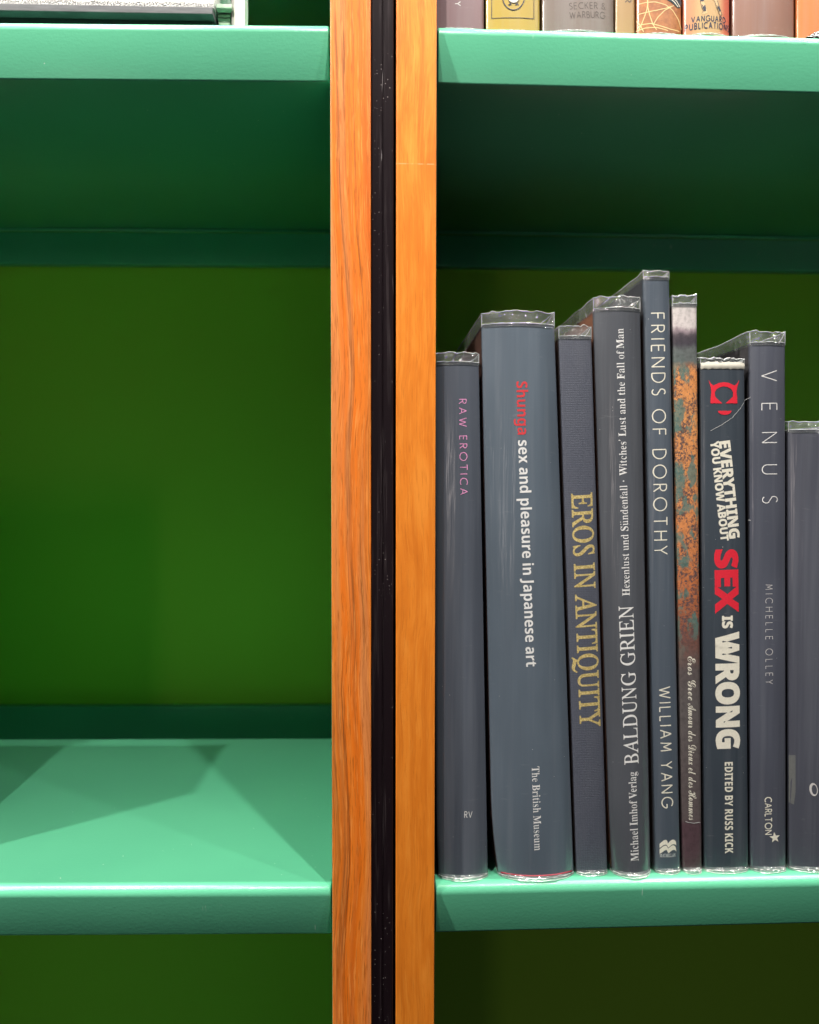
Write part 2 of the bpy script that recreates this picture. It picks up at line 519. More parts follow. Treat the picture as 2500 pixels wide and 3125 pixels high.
def shelf_solid(bm, x0, x1, zt, depth):
    """folded shelf: flat top, rolled nose, front face leaning back towards its foot"""
    prof = [(depth, 0.0 - 0.002), (depth - 0.002, 0.0)]
    r, cy, cz = 0.0050, 0.0070, -0.0050
    prof += [(cy + r * math.cos(math.radians(a)), cz + r * math.sin(math.radians(a))) for a in range(90, 187, 8)]
    prof += [(0.0058, -T + 0.0012), (0.0061, -T + 0.0004), (0.0068, -T), (depth - 0.002, -T), (depth, -T + 0.002)]
    rings = []
    for x, s in ((x0, 0.0007), (x0 + 0.0003, 0.0002), (x0 + 0.0008, 0), (x1 - 0.0008, 0), (x1 - 0.0003, 0.0002), (x1, 0.0007)):
        rings.append([bm.verts.new((x, y + (s if y < 0.1 else -s), zt + z + (-s if z > -T / 2 else s))) for y, z in prof])
    n = len(prof)
    for i in range(len(rings) - 1):
        for k in range(n):
            bm.faces.new((rings[i][k], rings[i][(k + 1) % n], rings[i + 1][(k + 1) % n], rings[i + 1][k]))
    bm.faces.new(rings[0]); bm.faces.new(rings[-1][::-1])

def make_case(name, label, rz, loc, x0, x1, post_x, far_x, wood, tops, lining):
    root = empty(name, loc, rz)
    tag(root, label, 'bookcase', 'bookcases standing side by side')
    for px in (post_x, far_x):
        bm = bmesh.new()
        add_box(bm, px[0], px[1], 0.0, 0.352, -0.52, 0.96)
        bevel_where(bm, lambda e: abs(e.verts[0].co.z - e.verts[1].co.z) > 0.1 and e.verts[0].co.y < 0.01, 0.0006, 2)
        bm_obj('side_panel', bm, root, [wood])
    for xa, xb in ((x0 + 0.00005, x0 + 0.00025), (x1 - 0.00025, x1 - 0.00005)):
        bm = bmesh.new()
        add_box(bm, xa, xb, 0.0015, 0.3335, -0.519, 0.959)
        bm_obj('side_lining', bm, root, [lining])
    for zt in tops:
        bm = bmesh.new()
        top = zt > 0.6
        shelf_solid(bm, x0 + 0.0009, x1 - 0.0009, zt, 0.3415 if top else D_SHELF)
        if top:
            bm_obj('light_block_board', bm, root, [M_SHELF], True)  # full-depth board added low over the bay to block leaking lamp light
            continue
        add_box(bm, x0 + 0.0002, x1 - 0.0002, D_SHELF - 0.006, D_SHELF - 0.0032, zt - T - 0.0020, zt - T - 0.0001)
        bm_obj('shelf', bm, root, [M_SHELF], True)
        bm = bmesh.new()
        add_box(bm, x0 + 0.0004, x1 - 0.0004, 0.334, 0.3418, zt - T - (0.014 if zt == 0 else 0.002), zt + 0.0006)
        bevel_where(bm, lambda e: all(v.co.y < 0.335 for v in e.verts), 0.0015, 2)
        bm_obj('back_rail', bm, root, [M_SHELF])
    bm = bmesh.new()
    add_box(bm, x0 + 0.0001, x1 - 0.0001, 0.342, 0.350, -0.52, 0.96)
    bm_obj('back_panel', bm, root, [M_PANEL])
    return root

case_left = make_case('bookcase', 'bookcase with a streaked orange wood upright and an empty green lower shelf', 0.0, (0, 0, 0),
                      -0.46, -0.0274, (-0.0274, -0.0066), (-0.48, -0.46), M_WOOD_A, SHELF_TOPS[:3] + (0.6285,), M_SHELF)
case_right = make_case('bookcase', 'bookcase with a smooth honey wood upright, its green shelf filled with dark books', ROT, (XB, 0, 0),
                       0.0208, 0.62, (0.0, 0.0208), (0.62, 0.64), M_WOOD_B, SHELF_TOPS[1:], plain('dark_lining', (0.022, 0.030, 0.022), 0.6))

bm = bmesh.new()
add_box(bm, -0.0064, 0.0052, 0.0022, 0.30, -0.52, 0.96)
add_box(bm, -0.0008, -0.0003, 0.0019, 0.0022, -0.519, 0.959)
bevel_where(bm, lambda e: abs(e.verts[0].co.z - e.verts[1].co.z) > 0.1 and e.verts[0].co.y < 0.01, 0.0003, 1)
o = bm_obj('filler_strip', bm, None, [M_BLACK])
tag(o, 'narrow black glossy strip flecked with dust, filling the gap between the two wooden uprights', 'filler strip')

# ---------------------------------------------------------------- book data (millimetres on the shelf)
BOOKS = {
    'A': {'xbl': 22.71, 'xbr': 51.69, 'xtl': 20.29, 'xtr': 45.35, 'zb': 1.2, 'zt': 282.18, 'bul': 3.5, 'film': 5.0, 'tap': 1.0},
    'B': {'xbl': 53.81, 'xbr': 99.75, 'xtl': 46.02, 'xtr': 86.35, 'zb': 1.2, 'zt': 302.59, 'bul': 5.2, 'film': 6.5, 'tap': 3.25},
    'C': {'xbl': 100.83, 'xbr': 118.76, 'xtl': 88.19, 'xtr': 106.68, 'zb': 1.2, 'zt': 296.91, 'bul': 1.0, 'film': 5.5, 'tap': 0.0},
    'D': {'xbl': 120.37, 'xbr': 143.28, 'xtl': 107.03, 'xtr': 133.43, 'zb': 1.2, 'zt': 311.72, 'bul': 4.5, 'film': 6.0, 'tap': 0.75},
    'E': {'xbl': 145.16, 'xbr': 160.16, 'xtl': 134.24, 'xtr': 149.18, 'zb': 1.2, 'zt': 329.22, 'bul': 1.2, 'film': 3.2, 'tap': 0.0},
    'F': {'xbl': 161.12, 'xbr': 172.52, 'xtl': 150.69, 'xtr': 164.64, 'zb': 1.2, 'zt': 315.09, 'bul': 0.6, 'film': 4.5, 'tap': 0.0},
    'G': {'xbl': 173.61, 'xbr': 199.17, 'xtl': 166.75, 'xtr': 191.81, 'zb': 1.2, 'zt': 281.59, 'bul': 1.2, 'film': 3.8, 'tap': 0.0},
    'H': {'xbl': 200.0, 'xbr': 220.78, 'xtl': 194.1, 'xtr': 214.47, 'zb': 1.2, 'zt': 294.48, 'bul': 1.5, 'film': 6.0, 'tap': 0.0},
    'I': {'xbl': 222.15, 'xbr': 261.49, 'xtl': 216.63, 'xtr': 254.3, 'zb': 1.2, 'zt': 246.98, 'bul': 3.0, 'film': 4.5, 'tap': 0.0},
    'T1': {'xbl': 19.67, 'xbr': 47.17, 'xtl': 17.34, 'xtr': 45.89, 'zb': 456.6, 'zt': 656.6, 'bul': 2.0, 'film': 4.0, 'tap': 0.0},
    'T2': {'xbl': 47.8, 'xbr': 77.09, 'xtl': 46.66, 'xtr': 75.7, 'zb': 456.6, 'zt': 634.6, 'bul': 1.5, 'film': 4.0, 'tap': 0.0},
    'T3': {'xbl': 77.98, 'xbr': 117.11, 'xtl': 76.24, 'xtr': 114.77, 'zb': 456.6, 'zt': 660.6, 'bul': 3.0, 'film': 4.0, 'tap': 0.0},
    'T4': {'xbl': 117.63, 'xbr': 128.54, 'xtl': 115.44, 'xtr': 126.08, 'zb': 456.6, 'zt': 646.6, 'bul': 0.5, 'film': 4.0, 'tap': 0.0},
    'T5': {'xbl': 128.98, 'xbr': 153.97, 'xtl': 126.48, 'xtr': 150.88, 'zb': 456.6, 'zt': 655.6, 'bul': 2.5, 'film': 4.0, 'tap': 0.0},
    'T6': {'xbl': 154.62, 'xbr': 180.41, 'xtl': 151.82, 'xtr': 177.16, 'zb': 456.6, 'zt': 644.6, 'bul': 3.5, 'film': 4.0, 'tap': 0.0},
    'T7': {'xbl': 181.46, 'xbr': 216.07, 'xtl': 177.94, 'xtr': 211.91, 'zb': 456.6, 'zt': 658.6, 'bul': 3.5, 'film': 4.0, 'tap': 0.0},
    'T8': {'xbl': 217.12, 'xbr': 249.35, 'xtl': 213.07, 'xtr': 244.72, 'zb': 456.6, 'zt': 652.6, 'bul': 2.0, 'film': 4.0, 'tap': 0.0},
}
TEXTS = [
    ('A', 'title_lettering', 'gill', 'RAW EROTICA', (33.72, 262.48), (34.69, 211.05), 4.33, 'pink', 0.32, 0.1),
    ('A', 'publisher_mark', 'gill', 'RV', (37.62, 34.32), (42.09, 34.18), 3.78, 'white', 0.06, 0.11),
    ('B', 'title_lettering', 'sans', 'Shunga', (64.49, 271.79), (65.45, 243.39), 6.02, 'red', 0, 0),
    ('B', 'subtitle_lettering', 'sans', 'sex and pleasure in Japanese art', (65.59, 240.39), (70.9, 117.85), 6.04, 'white', 0, 0),
    ('B', 'publisher_lettering', 'serif', 'The British Museum', (74.34, 62.8), (76.2, 16.31), 4.11, 'white', 0, 0.012),
    ('C', 'title_lettering', 'roman', 'EROS IN ANTIQUITY', (96.04, 212.02), (102.13, 82.8), 10.91, 'gold', -0.01, -0.022),
    ('D', 'publisher_lettering', 'serif', 'Michael Imhof Verlag', (134.48, 9.03), (132.37, 58.84), 4.34, 'white', 0, 0.012),
    ('D', 'author_lettering', 'roman', 'BALDUNG GRIEN', (133.85, 63.18), (129.6, 150.66), 7.64, 'white', 0.02, -0.006),
    ('D', 'title_lettering', 'serif', "Hexenlust und S:undenfall * Witches' Lust and the Fall of Man", (127.63, 156.28), (122.42, 300.59), 4.03, 'white', 0, 0.014),
    ('E', 'title_lettering', 'gill', 'FRIENDS OF DOROTHY', (138.27, 309.99), (141.98, 178.14), 7.84, 'cream', 0.3, 0.085),
    ('E', 'author_lettering', 'gill', 'WILLIAM YANG', (145.6, 105.08), (148.14, 36.55), 6.78, 'cream', 0.22, 0.1),
    ('E', 'publisher_lettering', 'roman', 'MACMILLAN', (147.62, 9.03), (156.51, 9.18), 1.83, 'white', 0, -0.01),
    ('F', 'title_lettering', 'script', 'Eros Grec', (161.88, 121.72), (162.5, 97.07), 5.03, 'cream', 0, 0),
    ('F', 'subtitle_lettering', 'script', 'Amour des Dieux et des Hommes', (162.52, 95.42), (163.94, 29.51), 5.03, 'cream', 0, 0),
    ('G', 'title_lettering', 'sans', 'EVERYTHING', (177.35, 240.41), (184.13, 186.8), 6.1, 'cream', 0, -0.035),
    ('G', 'title_lettering', 'sans', 'YOU KNOW ABOUT', (172.64, 240.41), (179.35, 185.58), 4.41, 'cream', 0, -0.03),
    ('G', 'title_lettering', 'sans', 'SEX', (176.39, 181.03), (177.45, 145.5), 12.49, 'brightred', -0.02, -0.05),
    ('G', 'title_lettering', 'sans', 'IS', (180.81, 144.27), (180.99, 137.18), 5.83, 'cream', 0, -0.04),
    ('G', 'title_lettering', 'sans', 'WRONG', (177.65, 135.19), (179.25, 69.5), 12.7, 'cream', -0.02, -0.05),
    ('G', 'author_lettering', 'sans', 'EDITED BY RUSS KICK', (183.59, 62.29), (184.64, 10.53), 4.62, 'cream', 0.02, -0.01),
    ('H', 'title_lettering', 'gill', 'VENUS', (200.14, 279.25), (201.97, 206.44), 8.9, 'white', 1.35, 0.055),
    ('H', 'author_lettering', 'gill', 'MICHELLE OLLEY', (204.64, 161.52), (205.81, 105.98), 4.17, 'pale', 0.5, 0.07),
    ('H', 'publisher_lettering', 'gill', 'CARLTON', (206.43, 42.22), (206.99, 20.78), 4.23, 'cream', 0.02, 0.14),
    ('T1', 'title_lettering', 'gill', 'Y', (30.96, 471.32), (31.04, 468.87), 3.27, 'pale', 0, 0.12),
    ('T3', 'publisher_lettering', 'gill', 'SECKER &', (91.98, 468.28), (111.65, 469.56), 3.44, 'greybrown', 0.12, 0.08),
    ('T3', 'publisher_lettering', 'gill', 'WARBURG', (92.13, 463.58), (111.7, 464.79), 3.44, 'greybrown', 0.1, 0.08),
    ('T4', 'title_lettering', 'gill', 'R', (122.32, 476.94), (122.36, 474.16), 3.66, 'greybrown', 0, 0.12),
    ('T6', 'publisher_lettering', 'gill', 'VANGUARD', (158.1, 463.58), (176.94, 463.79), 3.46, 'navy', 0.12, 0.19),
    ('T6', 'publisher_lettering', 'gill', 'PUBLICATIONS', (155.21, 459.8), (179.66, 460.07), 3.72, 'navy', 0.12, 0.19),
]
MARKS = [
    ('G', 'emblem', 'brightred', [[(171.15, 274.0), (172.26, 269.97), (172.7, 267.35), (172.42, 264.32), (172.34, 261.23), (178.76, 261.23), (176.29, 263.31), (174.72, 264.99), (174.55, 267.34), (175.59, 269.01), (177.52, 270.09), (179.43, 270.5), (181.51, 270.12), (183.57, 269.07), (184.74, 267.41), (184.64, 265.05), (183.03, 263.35), (180.55, 261.24), (187.38, 261.33), (187.18, 264.42), (186.76, 267.44), (187.15, 270.07), (188.26, 274.14), (186.97, 272.09), (185.54, 270.98), (184.24, 271.57), (182.17, 272.41), (179.39, 272.78), (176.81, 272.37), (174.88, 271.5), (173.69, 270.9), (172.36, 271.98)]]),
    ('G', 'emblem', 'brightred', [[(183.99, 257.23), (183.88, 256.7), (183.56, 256.2), (183.03, 255.75), (182.34, 255.39), (181.52, 255.13), (180.63, 255.0), (179.72, 254.99), (178.83, 255.12), (178.03, 255.36), (177.35, 255.72), (176.83, 256.16), (176.51, 256.66), (176.39, 257.19)]]),
    ('E', 'emblem', 'cream', [[(147.41, 16.46), (148.44, 17.56), (149.41, 18.47), (150.48, 19.01), (151.24, 18.76), (151.68, 17.98), (151.92, 17.03), (152.12, 17.03), (152.98, 18.04), (153.85, 18.68), (154.92, 18.99), (155.93, 18.56), (156.5, 17.86), (156.83, 16.88), (156.84, 15.42), (156.24, 16.09), (155.23, 16.32), (154.24, 16.17), (153.19, 15.27), (152.16, 14.44), (151.72, 15.48), (151.28, 16.09), (150.52, 16.26), (149.45, 15.88), (148.48, 15.06), (147.44, 14.13)]]),
    ('E', 'emblem', 'cream', [[(147.45, 13.43), (148.49, 14.46), (149.62, 15.37), (150.61, 15.74), (151.2, 15.57), (151.68, 14.79), (152.17, 14.06), (153.2, 14.84), (154.25, 15.65), (155.23, 15.75), (156.16, 15.15), (156.73, 13.97), (157.04, 11.95), (156.28, 12.81), (155.54, 13.14), (154.46, 12.97), (153.41, 12.16), (152.38, 11.33), (152.02, 11.86), (151.58, 12.81), (151.15, 13.33), (150.15, 12.88), (148.85, 11.8), (147.57, 10.88)]]),
    ('H', 'emblem', 'cream', [[(215.71, 20.23), (214.11, 18.79), (215.01, 16.7), (212.9, 17.79), (211.19, 16.49), (211.44, 18.63), (209.56, 19.84), (211.72, 20.18), (212.24, 22.25), (213.37, 20.28)]]),
    ('I', 'title_lettering', 'pale', [[(235.97, 46.68), (236.02, 45.82), (235.95, 45.01), (235.75, 44.29), (235.44, 43.69), (235.04, 43.26), (234.57, 43.0), (234.05, 42.94), (233.51, 43.07), (232.99, 43.39), (232.5, 43.89), (232.08, 44.54), (231.75, 45.29), (231.52, 46.12), (231.41, 46.98), (231.42, 47.82), (231.55, 48.6), (231.8, 49.27), (232.15, 49.79), (232.58, 50.15), (233.07, 50.31), (233.6, 50.28), (234.13, 50.05), (234.65, 49.63), (235.11, 49.05), (235.5, 48.33), (235.79, 47.53), (235.97, 46.68)], [(235.55, 46.59), (235.59, 45.95), (235.54, 45.35), (235.41, 44.81), (235.21, 44.37), (234.96, 44.04), (234.65, 43.85), (234.32, 43.8), (233.98, 43.91), (233.64, 44.15), (233.33, 44.53), (233.07, 45.01), (232.85, 45.57), (232.71, 46.19), (232.64, 46.83), (232.65, 47.46), (232.73, 48.03), (232.89, 48.53), (233.12, 48.92), (233.39, 49.18), (233.71, 49.3), (234.05, 49.27), (234.39, 49.1), (234.72, 48.78), (235.01, 48.35), (235.26, 47.82), (235.44, 47.22), (235.55, 46.59)]]),
    ('I', 'sticker', 'sticker', [[(220.94, 65.31), (224.0, 65.57), (224.44, 44.54), (223.75, 37.43), (221.5, 38.27)]]),
    ('T2', 'emblem', 'navy', [[(50.63, 476.9), (50.7, 463.68), (51.0, 463.66), (50.93, 476.88)]]),
    ('T2', 'emblem', 'navy', [[(50.85, 463.64), (73.45, 464.04), (73.45, 464.34), (50.85, 463.94)]]),
    ('T2', 'emblem', 'navy', [[(73.61, 464.21), (73.51, 477.52), (73.2, 477.48), (73.3, 464.17)]]),
    ('T2', 'emblem', 'navy', [[(67.84, 477.08), (67.94, 476.21), (67.96, 475.33), (67.89, 474.46), (67.74, 473.59), (67.5, 472.75), (67.18, 471.96), (66.79, 471.21), (66.32, 470.52), (65.8, 469.91), (65.23, 469.39), (64.62, 468.96), (63.98, 468.62), (63.31, 468.39), (62.63, 468.26), (61.94, 468.24), (61.26, 468.33), (60.6, 468.53), (59.96, 468.83), (59.35, 469.23), (58.78, 469.72), (58.26, 470.3), (57.8, 470.96), (57.41, 471.68), (57.09, 472.46), (56.85, 473.28), (56.68, 474.14), (56.61, 475.01), (56.61, 475.88), (56.7, 476.75), (56.17, 476.82), (56.07, 475.92), (56.07, 475.0), (56.15, 474.08), (56.32, 473.17), (56.58, 472.3), (56.92, 471.47), (57.34, 470.69), (57.83, 469.98), (58.39, 469.35), (59.01, 468.81), (59.69, 468.37), (60.4, 468.03), (61.14, 467.81), (61.9, 467.71), (62.67, 467.74), (63.44, 467.88), (64.18, 468.14), (64.9, 468.51), (65.58, 468.99), (66.2, 469.56), (66.77, 470.23), (67.26, 470.97), (67.68, 471.77), (68.03, 472.62), (68.28, 473.52), (68.45, 474.43), (68.52, 475.36), (68.5, 476.28), (68.39, 477.18)]]),
    ('T2', 'emblem', 'navy', [[(60.22, 471.45), (60.47, 470.86), (60.91, 471.04), (60.67, 471.63)]]),
    ('T2', 'emblem', 'navy', [[(59.24, 470.58), (59.84, 471.06), (61.05, 471.07), (61.54, 470.49), (60.69, 470.65), (60.21, 470.35)]]),
    ('T2', 'emblem', 'navy', [[(63.99, 471.55), (64.23, 470.97), (64.69, 471.16), (64.44, 471.74)]]),
    ('T2', 'emblem', 'navy', [[(63.0, 470.65), (63.61, 471.15), (64.83, 471.2), (65.32, 470.64), (64.46, 470.77), (63.98, 470.45)]]),
    ('T2', 'emblem', 'navy', [[(59.27, 475.39), (59.66, 472.42), (60.62, 471.61), (62.39, 471.4), (64.28, 471.72), (65.24, 472.7), (65.59, 475.58), (65.23, 475.61), (64.89, 472.79), (64.14, 472.04), (62.38, 471.75), (60.75, 471.94), (60.01, 472.53), (59.63, 475.44)]]),
    ('T2', 'emblem', 'palew', [[(60.0, 475.42), (60.26, 472.71), (61.05, 472.08), (62.38, 471.87), (63.9, 472.16), (64.57, 472.96), (64.86, 475.57)]]),
    ('T6', 'emblem', 'skin', [[(162.73, 477.38), (162.38, 474.45), (162.8, 472.75), (163.23, 470.82), (164.13, 469.1), (163.44, 468.55), (162.99, 467.87), (164.33, 467.73), (166.11, 468.1), (166.04, 468.93), (165.59, 470.6), (165.02, 472.62), (164.05, 474.32), (164.59, 477.26)]]),
    ('T6', 'emblem', 'navy', [[(162.64, 477.4), (162.29, 474.46), (162.72, 472.74), (163.15, 470.8), (164.05, 469.1), (163.38, 468.62), (162.94, 467.81), (164.34, 467.64), (166.17, 468.03), (166.13, 468.95), (165.68, 470.62), (165.1, 472.66), (164.14, 474.33), (164.67, 477.29), (162.73, 477.47), (162.73, 477.29), (164.51, 477.23), (163.96, 474.32), (164.94, 472.59), (165.5, 470.57), (165.95, 468.91), (166.06, 468.17), (164.32, 467.82), (163.05, 467.94), (163.51, 468.49), (164.22, 469.11), (163.32, 470.85), (162.89, 472.77), (162.46, 474.44), (162.81, 477.36)]]),
    ('T6', 'emblem', 'skin', [[(168.88, 477.34), (169.63, 475.02), (170.45, 473.32), (171.07, 471.49), (172.33, 469.53), (173.05, 467.74), (174.47, 467.89), (174.02, 469.0), (173.57, 470.1), (172.84, 471.76), (171.98, 473.65), (171.14, 475.49), (171.38, 477.6)]]),
    ('T6', 'emblem', 'navy', [[(168.79, 477.3), (169.54, 474.99), (170.35, 473.28), (170.98, 471.45), (172.23, 469.48), (172.97, 467.67), (174.56, 467.86), (174.12, 469.04), (173.67, 470.15), (172.94, 471.81), (172.08, 473.69), (171.24, 475.51), (171.45, 477.68), (168.88, 477.42), (168.89, 477.25), (171.3, 477.53), (171.04, 475.47), (171.89, 473.6), (172.75, 471.71), (173.47, 470.06), (173.92, 468.95), (174.38, 467.93), (173.13, 467.81), (172.42, 469.58), (171.17, 471.54), (170.54, 473.36), (169.72, 475.06), (168.98, 477.37)]]),
    ('T6', 'emblem', 'navy', [[(163.2, 472.72), (163.64, 470.67), (164.37, 469.21), (165.31, 469.18), (165.35, 470.6), (164.78, 472.51), (164.09, 471.48)]]),
    ('T6', 'emblem', 'navy', [[(171.05, 472.8), (171.89, 471.01), (172.88, 469.5), (173.44, 469.6), (172.99, 471.19), (172.27, 472.74), (171.88, 471.61)]]),
    ('T5', 'cover_art', 'linecream', [[(133.92, 477.44), (134.09, 473.28), (133.85, 470.38), (132.77, 466.98), (131.42, 463.33), (129.81, 459.76), (130.16, 459.52), (131.78, 463.12), (133.14, 466.79), (134.24, 470.25), (134.49, 473.23), (134.32, 477.4)]]),
    ('T5', 'cover_art', 'linecream', [[(134.16, 476.23), (134.23, 471.46), (135.21, 467.17), (137.03, 461.96), (138.99, 459.19), (139.33, 459.42), (137.4, 462.12), (135.59, 467.26), (134.63, 471.46), (134.56, 476.19)]]),
    ('T5', 'cover_art', 'linecream', [[(129.31, 473.36), (133.17, 473.65), (138.34, 473.6), (143.83, 472.21), (147.73, 469.86), (151.21, 465.78), (153.3, 461.2), (153.78, 461.45), (151.66, 466.06), (148.08, 470.19), (144.03, 472.6), (138.38, 474.01), (133.12, 474.07), (129.22, 473.79)]]),
    ('T5', 'cover_art', 'linecream', [[(129.49, 467.98), (133.26, 468.43), (138.47, 469.09), (144.01, 470.43), (148.62, 472.33), (148.47, 472.71), (143.89, 470.82), (138.38, 469.5), (133.17, 468.84), (129.39, 468.4)]]),
    ('T5', 'cover_art', 'linecream', [[(146.96, 471.86), (143.2, 469.67), (139.51, 465.96), (137.16, 462.16), (137.51, 461.92), (139.84, 465.7), (143.47, 469.36), (147.18, 471.52)]]),
    ('T5', 'cover_art', 'linecream', [[(128.95, 464.95), (130.9, 462.04), (132.32, 458.57), (132.68, 458.69), (131.22, 462.21), (129.25, 465.15)]]),
    ('T5', 'cover_art', 'linecream', [[(129.81, 461.29), (131.67, 462.42), (136.15, 462.5), (140.89, 461.19), (146.64, 459.81), (152.19, 459.59), (152.3, 460.03), (146.77, 460.23), (141.01, 461.59), (136.17, 462.91), (131.55, 462.84), (129.58, 461.67)]]),
    ('T5', 'cover_art', 'linecream', [[(128.96, 459.52), (133.35, 460.4), (139.12, 460.29), (145.35, 458.89), (145.47, 459.3), (139.16, 460.7), (133.28, 460.81), (128.82, 459.92)]]),
    ('T5', 'cover_art', 'teal', [[(144.18, 477.3), (144.66, 474.97), (147.17, 474.09), (149.58, 472.59), (150.78, 471.76), (152.07, 471.93), (153.07, 473.2), (153.63, 475.45), (151.97, 478.61)]]),
    ('T5', 'cover_art', 'palew', [[(145.82, 476.15), (148.37, 474.45), (151.04, 472.18), (151.36, 472.48), (148.67, 474.75), (146.08, 476.45)]]),
    ('T5', 'cover_art', 'palew', [[(147.54, 476.39), (150.15, 474.8), (152.13, 472.46), (152.5, 472.73), (150.48, 475.09), (147.81, 476.7)]]),
]
